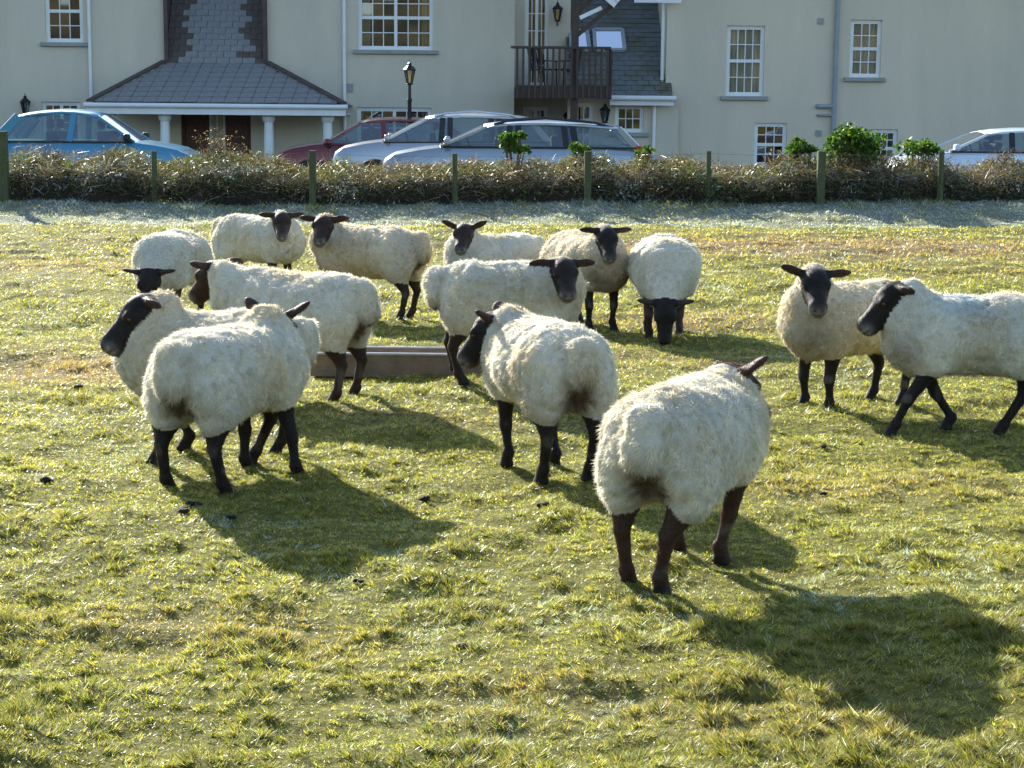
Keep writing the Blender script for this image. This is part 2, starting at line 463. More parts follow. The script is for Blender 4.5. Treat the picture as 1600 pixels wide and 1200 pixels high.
def window(parent, r, Y, sashes, sill=True, curtain=None, sillm='sill', room=True):
    """sashes: list of (u0,u1,v0,v1,cols,rows) in 0..1 of the opening"""
    x0, x1, z0, z1 = r
    yw = Y + 0.07
    fw = 0.055
    f = MB()
    f.box(x0, x1, yw, yw + 0.06, z0, z0 + fw); f.box(x0, x1, yw, yw + 0.06, z1 - fw, z1)
    f.box(x0, x0 + fw, yw, yw + 0.06, z0 + fw, z1 - fw); f.box(x1 - fw, x1, yw, yw + 0.06, z0 + fw, z1 - fw)
    w = f.build('window', M['white'], parent)
    ix0, ix1, iz0, iz1 = x0 + fw, x1 - fw, z0 + fw, z1 - fw
    for (u0, u1, v0, v1, nc, nr) in sashes:
        a0, a1 = ix0 + (ix1 - ix0) * u0, ix0 + (ix1 - ix0) * u1
        c0, c1 = iz0 + (iz1 - iz0) * v0, iz0 + (iz1 - iz0) * v1
        s = MB(); sw = 0.038; ys = yw + 0.012
        s.box(a0, a1, ys, ys + 0.04, c0, c0 + sw); s.box(a0, a1, ys, ys + 0.04, c1 - sw, c1)
        s.box(a0, a0 + sw, ys, ys + 0.04, c0 + sw, c1 - sw); s.box(a1 - sw, a1, ys, ys + 0.04, c0 + sw, c1 - sw)
        s.build('sash', M['white'], w)
        p0, p1, k0, k1 = a0 + sw, a1 - sw, c0 + sw, c1 - sw
        bw = 0.022
        for k in range(1, nc):
            xx = p0 + (p1 - p0) * k / nc
            MB().box(xx - bw / 2, xx + bw / 2, ys + 0.004, ys + 0.03, k0, k1).build('glazing_bar', M['white'], w)
        for k in range(1, nr):
            zz = k0 + (k1 - k0) * k / nr
            MB().box(p0, p1, ys + 0.007, ys + 0.027, zz - bw / 2, zz + bw / 2).build('glazing_bar', M['white'], w)
        for i in range(nc):
            for j in range(nr):
                q0, q1 = p0 + (p1 - p0) * i / nc, p0 + (p1 - p0) * (i + 1) / nc
                h0, h1 = k0 + (k1 - k0) * j / nr, k0 + (k1 - k0) * (j + 1) / nr
                e = random.uniform(-.006, .006); e2 = random.uniform(-.006, .006); yg = ys + 0.018
                MB().add([(q0, yg + e, h0), (q1, yg - e, h0), (q1, yg - e + e2, h1), (q0, yg + e + e2, h1)], [(0, 1, 2, 3)]).build('pane', M['glass'], w)
    if sill:
        bevel(MB().box(x0 - 0.12, x1 + 0.12, Y - 0.09, Y + 0.066, z0 - 0.10, z0 - 0.002).build('sill', M[sillm], w), 0.012)
    if curtain:
        for sx in (-1, 1):
            cb = MB(); wd = (x1 - x0) * curtain; n = 14
            for k in range(n):
                t0, t1 = k / n, (k + 1) / n
                xa = (x0 + wd * t0) if sx < 0 else (x1 - wd * t0); xb = (x0 + wd * t1) if sx < 0 else (x1 - wd * t1)
                ya = yw + 0.14 + 0.03 * math.sin(k * 2.1); yb = yw + 0.14 + 0.03 * math.sin((k + 1) * 2.1)
                cb.add([(xa, ya, z0), (xb, yb, z0), (xb, yb, z1), (xa, ya, z1)], [(0, 1, 2, 3)])
            cb.build('curtain', M['net' if curtain >= .45 else 'curtain'], w)
    if room:
        b = MB()
        b.add([(x0 - .5, Y + 2.2, z0 - .5), (x1 + .5, Y + 2.2, z0 - .5), (x1 + .5, Y + 2.2, z1 + .3), (x0 - .5, Y + 2.2, z1 + .3)], [(0, 1, 2, 3)])
        b.build('room_back', M['roomwall'], w)
    return w

house = empty('house', (0, 0, 0))
tag(house, 'cream rendered house with slate porch on white columns and brown timber balcony', 'house')
EAVE = 5.3
xl, xo0, xo1, xr = -24.0, atx(258, YA, 60), atx(418, YA, 60), atx(804, YA, 80)
# windows of the left part
w1 = rect(70, 129, -32, 66, YA); w2 = rect(66, 126, 159, 250, YA)
w3 = rect(559, 677, -60, 78, YA); w4 = rect(558, 674, 168, 258, YA)
zo = atz(100, YA, 340)
dleft, dright = atx(283, YA, 210), atx(392, YA, 210)
dtop = atz(176, YA, 340)
holes = [w1, w2, w3, w4, (xo0, xo1, zo, EAVE), (dleft, dright, GZ, dtop)]
wall(house, 'front_wall', xl, xr, GZ - 0.1, EAVE, YA, holes, M['render'])
three = [(0, 1, 0, 0.5, 3, 2), (0, 1, 0.5, 1, 3, 2)]
window(house, w1, YA, three)
window(house, w2, YA, [(0, .5, 0, 1, 2, 3), (.5, 1, 0, 1, 2, 3)], curtain=0.1)
# big double window: lower pair of sashes 2 rows, upper pair 3 rows
window(house, w3, YA, [(0, .5, 0, .36, 3, 2), (.5, 1, 0, .36, 3, 2), (0, .5, .36, 1, 3, 4), (.5, 1, .36, 1, 3, 4)], curtain=0.16)
window(house, w4, YA, [(0, .5, 0, 1, 3, 3), (.5, 1, 0, 1, 3, 3)], curtain=0.08)
# other walls and roof of the left part (out of frame, they carry the shade)
MB().add([(xl, YA, GZ), (xl, YA + 8, GZ), (xl, YA + 8, EAVE), (xl, YA, EAVE), (xl, YA + 4, 7.2)], [(0, 3, 4, 2, 1)]).build('side_wall', M['render'], house)
MB().add([(xl, YA + 8, GZ), (xr + 4, YA + 8, GZ), (xr + 4, YA + 8, EAVE), (xl, YA + 8, EAVE)], [(0, 1, 2, 3)]).build('back_wall', M['render'], house)
rb = MB()
for (a, b_) in ((xl - .3, xo0), (xo1, xr + 0.02)):
    rb.add([(a, YA - .35, EAVE - .17), (b_, YA - .35, EAVE - .17), (b_, YA + 4, 7.2), (a, YA + 4, 7.2)], [(0, 1, 2, 3)])
rb.add([(xo0, YA + 2.4, EAVE + 1.15), (xo1, YA + 2.4, EAVE + 1.15), (xo1, YA + 4, 7.2), (xo0, YA + 4, 7.2)], [(0, 1, 2, 3)])
rb.add([(xl - .3, YA + 8.35, EAVE - .17), (xr + 4, YA + 8.35, EAVE - .17), (xr + 4, YA + 4, 7.2), (xl - .3, YA + 4, 7.2)], [(3, 2, 1, 0)])
rb.build('roof', M['slate'], house)
# vent and downpipes
v = at(546, 137, YA)
MB().box(v.x - .08, v.x + .08, YA - .04, YA + .02, v.z - .1, v.z + .1).build('vent', M['sill'], house)
for px, top, bot, mm in ((140, -200, 152, 'white'), (538, -200, 400, 'white')):
    a, c = at(px, 60, YA - .06), at(px, bot, YA - .06)
    MB().tube([(a.x, YA - .07, EAVE - .2), (a.x, YA - .07, max(c.z, GZ))], 0.042, 10).build('downpipe', M[mm], house, True)

# porch: roof slope from eave (in front) to the wall, then a steeper strip of slates up the opening
YP = 41.6
ea, eb = at(139, 158, YP), at(537, 165, YP)
ez = (ea.z + eb.z) / 2
pr = empty('porch_roof'); pr.parent = house
tl, tr_ = xo0, xo1
low = [Vector((ea.x, YP, ez)), Vector((eb.x, YP, ez)), Vector((tr_, YA - .12, zo)), Vector((tl, YA - .12, zo))]
up = [Vector((tl + .02, YA - .12, zo)), Vector((tr_ - .02, YA - .12, zo)), Vector((tr_ - .02, YA + 2.4, EAVE + 1.12)), Vector((tl + .02, YA + 2.4, EAVE + 1.12))]
under = MB()
for quad in (low, up):
    n = (quad[1] - quad[0]).cross(quad[3] - quad[0]).normalized()
    under.add([p - n * .03 for p in quad], [(0, 1, 2, 3)])
# hip sides of the porch
under.add([low[0] - Vector((0, 0, .03)), low[3] - Vector((0, 0, .03)), (ea.x, YA, ez - .03)], [(0, 1, 2)])
under.add([low[1] - Vector((0, 0, .03)), (eb.x, YA, ez - .03), low[2] - Vector((0, 0, .03))], [(0, 1, 2)])
under.build('roof_deck', M['slate'], pr)
slate_cache = {}
def slate_mesh(w, l, mk, var):
    k = (round(w, 2), round(l, 2), mk, var)
    if k not in slate_cache:
        b = MB().box(-w / 2, w / 2, 0, l, -.014 - .005 * var, .006)
        slate_cache[k] = b.mesh('slate', M[mk])
    return slate_cache[k]
def lay_slates(quad, ncourse, w, stain, par):
    a, b_, c, d = quad
    n = (b_ - a).cross(d - a).normalized()
    for i in range(ncourse):
        t = i / ncourse
        p0, p1 = a.lerp(d, t), b_.lerp(c, t)
        q0, q1 = a.lerp(d, (i + 1) / ncourse), b_.lerp(c, (i + 1) / ncourse)
        upv = ((q0 + q1) / 2 - (p0 + p1) / 2); ln = upv.length; upd = upv / ln
        sl = upd
        wid = (p1 - p0).length; xd = (p1 - p0) / wid
        off = (w * .5 if i % 2 else 0)
        nk = int(wid / w) + 2
        for k in range(nk):
            s0 = -off + k * w; s1 = s0 + w - .012
            sh_ = (wid - (q1 - q0).length) / 2 * .75
            s0 = max(s0, sh_); s1 = min(s1, wid - sh_)
            if s1 - s0 < .06: continue
            cen = p0 + xd * (s0 + s1) / 2
            mk = stain((s0 + s1) / 2 / wid, t)
            o = link('slate', slate_mesh(s1 - s0, ln * 1.16, mk, random.randint(0, 1)), par)
            tilt = .035
            zax = (n + upd * tilt * 1.5).normalized()
            yax = (zax.cross(xd)).normalized(); xax = yax.cross(zax)
            mt = Matrix((xax, yax, zax)).transposed().to_4x4()
            mt.translation = cen + n * (.03 + random.uniform(0, .006)) - upd * random.uniform(0, .008)
            o.matrix_local = mt
random.seed(5)
lay_slates(low, 8, .31, lambda u, t: 'slate', pr)
upc = [up[0], up[1], up[1].lerp(up[2], 16 / 26), up[0].lerp(up[3], 16 / 26)]
lay_slates(upc, 16, .31, lambda u, t: 'slate_brown' if (u < .22 + random.uniform(-.08, .06) or u > .76 + random.uniform(-.06, .08)) else 'slate', pr)
for p, q_ in ((low[0], low[3]), (low[1], low[2])):
    MB().bar(p + Vector((0, 0, .035)), q_ + Vector((0, 0, .06)), .17, .05).build('hip_ridge', M['lead'], pr)
for xx, s in ((tl, 1), (tr_, -1)):
    MB().add([(xx + s * .004, YA - .14, zo - .05), (xx + s * .004, YA + 2.5, zo - .05), (xx + s * .004, YA + 2.5, EAVE + 1.3), (xx + s * .004, YA - .02, EAVE + .1), (xx + s * .004, YA - .14, EAVE)],
             [(0, 1, 2, 3, 4), ]).build('cheek_board', M['lead'], pr)
    MB().box(min(xx, xx + s * .09), max(xx, xx + s * .09), YA - .16, YA - .06, zo, EAVE).build('edge_board', M['lead'], pr)
bevel(MB().box(ea.x - .05, eb.x + .05, YP - .06, YP + .05, ez - .26, ez - .07).build('fascia', M['white'], pr), .006)
MB().tube([(ea.x - .1, YP - .1, ez - .06), (eb.x + .1, YP - .1, ez - .06)], .055, 10).build('gutter', M['white'], pr, True)
MB().box(ea.x + .05, eb.x - .05, YP + .06, YA - .01, ez - .25, ez - .22).build('soffit', M['white'], pr)
for px in (172, 258, 420, 512):
    a = at(px, 205, YP + .3)
    b = MB()._lathe([(.15, GZ), (.15, GZ + .1), (.125, GZ + .14), (.115, GZ + 1.2), (.105, ez - .42), (.13, ez - .40), (.155, ez - .33), (.155, ez - .262)], 18, (a.x, YP + .3, 0))
    b.build('column', M['white'], house, True)
# entrance: double doors, one ajar with pale glass strip
dm = (dleft + dright) / 2
d1 = MB().box(dleft, dright, YA + .1, YA + .16, dtop - .06, dtop).box(dleft, dleft + .08, YA + .1, YA + .16, GZ, dtop - .06).box(dright - .08, dright, YA + .1, YA + .16, GZ, dtop - .06).build('door_frame', M['doorwood'], house)
for (a, b_, mk) in ((dleft + .085, atx(325, YA, 210), 'doorwood'), (atx(352, YA, 210), dright - .085, 'doorwood')):
    dd = bevel(MB().box(a, b_, YA + .105, YA + .15, GZ + .01, dtop - .065).build('door', M[mk], house), .008)
    MB().box((a + b_) / 2 - .02, (a + b_) / 2 + .02, YA + .06, YA + .104, GZ + 1.0, GZ + 1.04).build('handle', M['rim'], dd)
    for zz in (.25, 1.15):
        MB().box(a + .1, b_ - .1, YA + .095, YA + .104, GZ + zz, GZ + zz + .7).build('door_panel', M['doorwood'], dd)
side = MB()
s0, s1 = atx(326, YA, 210), atx(351, YA, 210)
side.box(s0, s0 + .05, YA + .11, YA + .15, GZ, dtop - .065).box(s1 - .05, s1, YA + .11, YA + .15, GZ, dtop - .065).box(s0 + .05, s1 - .05, YA + .112, YA + .148, GZ + .9, GZ + .95)
side.box((s0 + s1) / 2 - .02, (s0 + s1) / 2 + .02, YA + .112, YA + .148, GZ, dtop - .066)
sg = side.build('side_light', M['white'], house)
MB().box(s0 + .05, s1 - .05, YA + .12, YA + .126, GZ + .01, dtop - .07).build('pane', M['curtain'], sg)
MB().add([(dleft - .5, YA + 1.8, GZ), (dright + .5, YA + 1.8, GZ), (dright + .5, YA + 1.8, dtop + .2), (dleft - .5, YA + 1.8, dtop + .2)], [(0, 1, 2, 3)]).build('hall_back', M['roomwall'], house)

# balcony recess
xg = xm0_pre = atx(893, 43.55, 175)
f1 = rect(820, 857, -40, 135, YB); g1 = rect(817, 855, 167, 300, YB)
wall(house, 'recess_wall', xr - .6, xg, GZ - .1, EAVE + .6, YB, [f1, g1], M['render'])
window(house, f1, YB, [(0, .5, 0, 1, 2, 6), (.5, 1, 0, 1, 2, 6)], sill=False, curtain=.3)
window(house, g1, YB, [(0, .5, 0, 1, 2, 5), (.5, 1, 0, 1, 2, 5)], sill=False)
MB().add([(xr, YA, GZ - .1), (xr, YB, GZ - .1), (xr, YB, EAVE + .6), (xr, YA, EAVE)], [(0, 1, 2, 3)]).build('return_wall', M['render'], house)
MB().add([(xg, YB, GZ - .1), (xg, YB + 2, GZ - .1), (xg, YB + 2, EAVE + .6), (xg, YB, EAVE + .6)], [(0, 1, 2, 3)]).build('return_wall', M['render'], house)
YBF = 42.1
bx0, bx1 = atx(806, YBF, 110), atx(951, YBF, 110)
rz, fz0, fz1 = atz(73, YBF, 880), atz(153, YBF, 880), atz(135, YBF, 880)
bal = MB().box(bx0, atx(899, YBF, 110), YBF + .05, YB - .002, fz1 - .06, fz1).box(atx(899, YBF, 110) + .002, bx1, YBF + .05, YBF + 1.0, fz1 - .06, fz1).build('balcony', M['timber'], house)
bevel(MB().box(bx0 - .12, bx1 + .05, YBF - .03, YBF + .07, rz - .05, rz + .01).build('handrail', M['timber'], bal), .008)
MB().box(bx1 - .05, bx1 + .05, YBF + .075, YBF + 1.0, rz - .05, rz + .01).build('handrail', M['timber'], bal)
MB().box(bx0, bx1, YBF, YBF + .045, fz0, fz1 + .02).build('fascia_board', M['timber'], bal)
MB().box(bx1 + .002, bx1 + .045, YBF + .05, YBF + 1.0, fz0, fz1 + .02).build('fascia_board', M['timber'], bal)
nb = 16
for k in range(nb):
    xx = bx0 + .03 + (bx1 - bx0 - .06) * k / (nb - 1)
    MB().box(xx - .025, xx + .025, YBF - .046, YBF - .004, fz0 - .02, rz - .052).build('baluster', M['timber'], bal)
for k in range(1, 7):
    yy = YBF + k / 7
    MB().box(bx1 + .047, bx1 + .085, yy - .025, yy + .025, fz0 - .02, rz - .052).build('baluster', M['timber'], bal)
pa = at(898, 100, YBF + .15)
MB().box(pa.x - .085, pa.x + .085, YBF + .08, YBF + .25, GZ, EAVE + .2).build('balcony_post', M['timber'], bal)
# braces, gable beam and white barge end above the balcony
pb = Vector((pa.x, YBF + .16, 0))
for (p, q_) in (((902, 55), (958, 8)), ((900, 22), (930, -8))):
    a, c = at(*p, YBF + .16), at(*q_, YBF + .16)
    MB().bar(a, c, .1, .1).build('brace', M['timber'], bal)
a, c = at(906, 28, YBF + .1), at(940, 12, YBF + .1)
MB().bar(a, c, .03, .09).build('brace_board', M['white'], bal)
a = at(800, -6, YBF); c = at(962, -6, YBF)
MB().box(atx(893, YBF, 0), c.x, YBF + .02, YBF + .14, a.z, a.z + .16).build('canopy_beam', M['timber'], bal)
a, c = at(964, 6, YBF - .1), at(930, -24, YBF - .1)
MB().bar(a, c, .05, .22).build('barge_board', M['white'], bal)
MB().add([(c.x - 1.6, YBF - .15, a.z + 1.9), (a.x + .05, YBF - .15, a.z), (a.x + .05, YBF + 1.1, a.z), (c.x - 1.6, YBF + 1.1, a.z + 1.9)], [(0, 1, 2, 3)]).build('canopy_roof', M['slate'], bal)

# middle: lean-to slate roof with two skylights, white gutter, ground floor wall
YM = 43.25
xm0, xm1 = atx(893, YM + .3, 175), atx(1041, YM + .3, 175)
ezm = atz(150, YM, 1000)
m1 = rect(897, 926, 161, 300, YM + .3); m2 = rect(961, 1006, 164, 207, YM + .3)
wall(house, 'link_wall', xm0 - .1, xm1 + .3, GZ - .1, ezm - .05, YM + .3, [m1, m2], M['render'])
window(house, m1, YM + .3, [(0, 1, 0, 1, 2, 6)], sill=False)
window(house, m2, YM + .3, [(0, 1, 0, 1, 3, 2)])
RT = Vector((0, 5.2, 3.6))
ra, rbv = Vector((xm0 - .1, YM, ezm)), Vector((xm1 + .12, YM, ezm))
link_roof = MB().add([ra, rbv, rbv + RT, ra + RT], [(0, 1, 2, 3)]).build('link_roof', M['slate_moss'], house)
# its slates, too small to pick apart singly: one joined part
n = (rbv - ra).cross(RT).normalized(); ud = RT.normalized(); ln = RT.length
sb = MB(); nc = 30; cl = ln / nc
sky_rects = []
for i in range(nc):
    k = 0; xx = ra.x - (.14 if i % 2 else 0)
    while xx < rbv.x:
        x1_ = min(xx + .27, rbv.x); o_ = Vector((max(xx, ra.x), YM, ezm)) + ud * (i * cl) + n * (.02 + random.uniform(0, .012))
        w_ = x1_ - max(xx, ra.x)
        if w_ > .05:
            e = ud * cl * 1.1 - n * .016; wv = Vector((w_ - .012, 0, 0)); th = n * -.012
            sb.add([o_, o_ + wv, o_ + wv + e, o_ + e, o_ + th, o_ + wv + th], [(0, 1, 2, 3), (4, 5, 1, 0)])
        xx += .28
tag(sb.build('slate_courses', M['slate_moss'], link_roof), kind='stuff')
for (p0, p1) in (((893, 82), (921, 52)), ((930, 82), (976, 50))):
    def on_roof(px, py):
        d = ray(px, py); t = (ra - Vector((0, 0, CAM_H))).dot(n) / d.dot(n)
        return Vector((0, 0, CAM_H)) + d * t
    A, B_, C_, D_ = on_roof(p0[0], p0[1]), on_roof(p1[0], p0[1]), on_roof(p1[0] - 4, p1[1]), on_roof(p0[0] - 2, p1[1])
    sk = MB()
    for (p, q_) in ((A, B_), (B_, C_), (C_, D_), (D_, A)):
        sk.bar(p + n * .07, q_ + n * .07, .09, .07, n)
    s_ = sk.build('skylight', M['pipe'], house)
    MB().add([p + n * .075 for p in (A, B_, C_, D_)], [(0, 1, 2, 3)]).build('pane', glassmat('skylight glass', (0.3, 0.35, 0.4), .75), s_)
MB().tube([(xm0 + .9, YM - .09, ezm - .05), (xm1 + .2, YM - .09, ezm - .05)], .06, 10).build('gutter', M['white'], house, True)
MB().box(xm0 + .9, xm1 + .15, YM - .03, YM + .02, ezm - .22, ezm - .03).build('fascia', M['white'], house)
a = at(1022, 180, YM + .2)
MB().tube([(a.x, YM + .22, ezm - .2), (a.x, YM + .22, GZ)], .045, 10).build('downpipe', M['white'], house, True)

# right wing
gable = empty('house', (0, 0, 0))
tag(gable, 'plain cream gable wing with small sash windows and grey soil pipe', 'house')
gx0, gx1 = atx(1041, YC + .6, 90), 24.0
YG = YC + .6
r1 = rect(1135, 1194, 40, 150, YG); r2 = rect(1328, 1377, 31, 121, YG); r3 = rect(1178, 1229, 192, 260, YG); r4 = rect(1362, 1402, 202, 262, YG)
wall(gable, 'front_wall', gx0, gx1, GZ - .1, EAVE - .1, YG, [r1, r2, r3, r4], M['render_b'])
window(gable, r1, YG, [(0, 1, 0, .5, 4, 2), (0, 1, .5, 1, 4, 2)], curtain=.5)
window(gable, r2, YG, three, curtain=.5)
window(gable, r3, YG, three); window(gable, r4, YG, three)
MB().add([(gx0, YG, GZ - .1), (gx0, YG + 8, GZ - .1), (gx0, YG + 8, EAVE - .1), (gx0, YG + 4, 6.9), (gx0, YG, EAVE - .1)], [(0, 4, 3, 2, 1)]).build('side_wall', M['render_b'], gable)
MB().add([(gx1, YG + 8, GZ), (gx0, YG + 8, GZ), (gx0, YG + 8, EAVE), (gx1, YG + 8, EAVE)], [(0, 1, 2, 3)]).build('back_wall', M['render_b'], gable)
b = MB()
b.add([(gx0 - .25, YG - .35, EAVE - .26), (gx1, YG - .35, EAVE - .26), (gx1, YG + 4, 7.0), (gx0 - .25, YG + 4, 7.0)], [(0, 1, 2, 3)])
b.add([(gx0 - .25, YG + 4, 7.0), (gx1, YG + 4, 7.0), (gx1, YG + 8.3, EAVE - .26), (gx0 - .25, YG + 8.3, EAVE - .26)], [(0, 1, 2, 3)])
b.build('roof', M['slate'], gable)
a = at(1306, 90, YG - .1)
MB().tube([(a.x, YG - .1, EAVE - .2), (a.x, YG - .1, GZ)], .058, 12).build('soil_pipe', M['pipe'], gable, True)
for (p, q_, r_) in (((1277, 166), (1304, 166), .05), ((1278, 180), (1304, 180), .03)):
    c, d = at(*p, YG - .1), at(*q_, YG - .1)
    MB().tube([(c.x, YG + .02, c.z), (c.x + .03, YG - .1, c.z), (d.x, YG - .1, c.z)], r_, 10).build('branch_pipe', M['pipe'], gable, True)
for p in ((1282, 33), (1279, 208)):
    c = at(*p, YG)
    MB().box(c.x - .07, c.x + .07, YG - .03, YG + .02, c.z - .07, c.z + .07).build('vent', M['sill'], gable)
c = at(1028, 90, YG + .3)
MB().tube([(gx0 - .08, YG + .1, EAVE - .2), (gx0 - .08, YG + .1, ezm + .25)], .045, 10).build('downpipe', M['white'], gable, True)
c = at(1020, 6, YG - .2)
MB().box(c.x - .45, gx0 + .3, YG - .34, YG - .3, c.z + .02, c.z + .2).build('barge_end', M['white'], gable)

# wall lanterns
def lantern_geo(parent, z, s, glass, sun=False):
    MB()._lathe([(.03 * s, 0), (.075 * s, .02 * s), (.06 * s, .05 * s)], 6, (0, 0, z)).build('lamp_base', M['dark'], parent)
    g = MB()._lathe([(.06 * s, .05 * s), (.11 * s, .30 * s)], 6, (0, 0, z)).build('glass_panes', glass, parent)
    fr_ = MB()
    for k in range(6):
        t = 2 * math.pi * k / 6
        fr_.bar((.062 * s * math.cos(t), .062 * s * math.sin(t), z + .05 * s), (.113 * s * math.cos(t), .113 * s * math.sin(t), z + .30 * s), .014 * s, .014 * s)
    fr_.build('lamp_frame', M['dark'], parent)
    MB()._lathe([(.13 * s, .30 * s), (.135 * s, .32 * s), (.07 * s, .39 * s), (.035 * s, .41 * s), (.045 * s, .44 * s), (.012 * s, .47 * s), (.004 * s, .53 * s)], 6, (0, 0, z)).build('lamp_cap', M['dark'], parent)
for i, (px, py, Y, mk, lab) in enumerate(((40, 180, YA - .22, 'carglass', 'small black wall lantern beside the window behind the blue hatchback'),
                                    (945, 193, YM + .08, 'carglass', 'black wall lantern between the glazed door and link window'),
                                    (888, 200, YB - .22, 'carglass', 'black wall lantern in the shade below the balcony'),
                                    (871, 34, YB - .22, 'amber', 'amber wall lantern beside the balcony french door'))):
    p = at(px, py, Y)
    e = empty('wall_lantern', p); tag(e, lab, 'lantern', 'lanterns on the house walls')
    lantern_geo(e, 0, 1.0, M[mk])
    MB().bar((0, 0, .02), (0, .23 if Y > 44.5 or i != 1 else .24, -.08), .03, .03).build('wall_bracket', M['dark'], e)

# lamp post in the car park
YL = 37.0
lp = at(640, 133, YL)
zb = float(G0(np.array([lp.x]), np.array([YL]))[0]) + .02
post = empty('lamp_post', (lp.x, YL, zb)); tag(post, 'black cast iron lamp post with amber glass lantern in the car park', 'lamp post')
hz_ = lp.z - zb
MB()._lathe([(.13, 0), (.13, .12), (.09, .2), (.075, .7), (.045, .78), (.04, hz_ - .35), (.055, hz_ - .3), (.035, hz_ - .26), (.03, hz_)], 12).build('column', M['dark'], post, True)
lantern_geo(post, hz_, .98, M['amber'])  # panes are amber glass, not emissive

# garden chairs on the balcony
def chair(px, rz_, lab):
    p = at(px, 120, YB - 1.0)
    e = empty('garden_chair', (p.x, YB - 1.1, fz1 + .001), rz_); tag(e, lab, 'chair', 'chairs on the balcony')
    for sx in (-1, 1):
        MB().tube([(sx * .24, -.24, 0), (sx * .24, -.22, .62), (sx * .24, .2, .64)], .02, 6).build('arm', M['dark'], e)
        MB().tube([(sx * .23, .26, 0), (sx * .23, .2, .42), (sx * .22, .3, .92)], .02, 6).build('leg', M['dark'], e)
    MB().box(-.24, .24, -.24, .22, .40, .435).build('seat', M['plastic'], e)
    for k in range(5):
        xx = -.18 + .09 * k
        MB().bar((xx, .21, .46), (xx, .3, .9), .05, .015, (0, 1, 0)).build('back_slat', M['plastic'], e)
    MB().bar((-.23, .31, .92), (.23, .31, .92), .03, .04).build('top_rail', M['dark'], e)
chair(848, .9, 'dark garden chair on the balcony in front of the french door')
chair(884, -1.0, 'dark garden chair on the balcony next to the timber post')

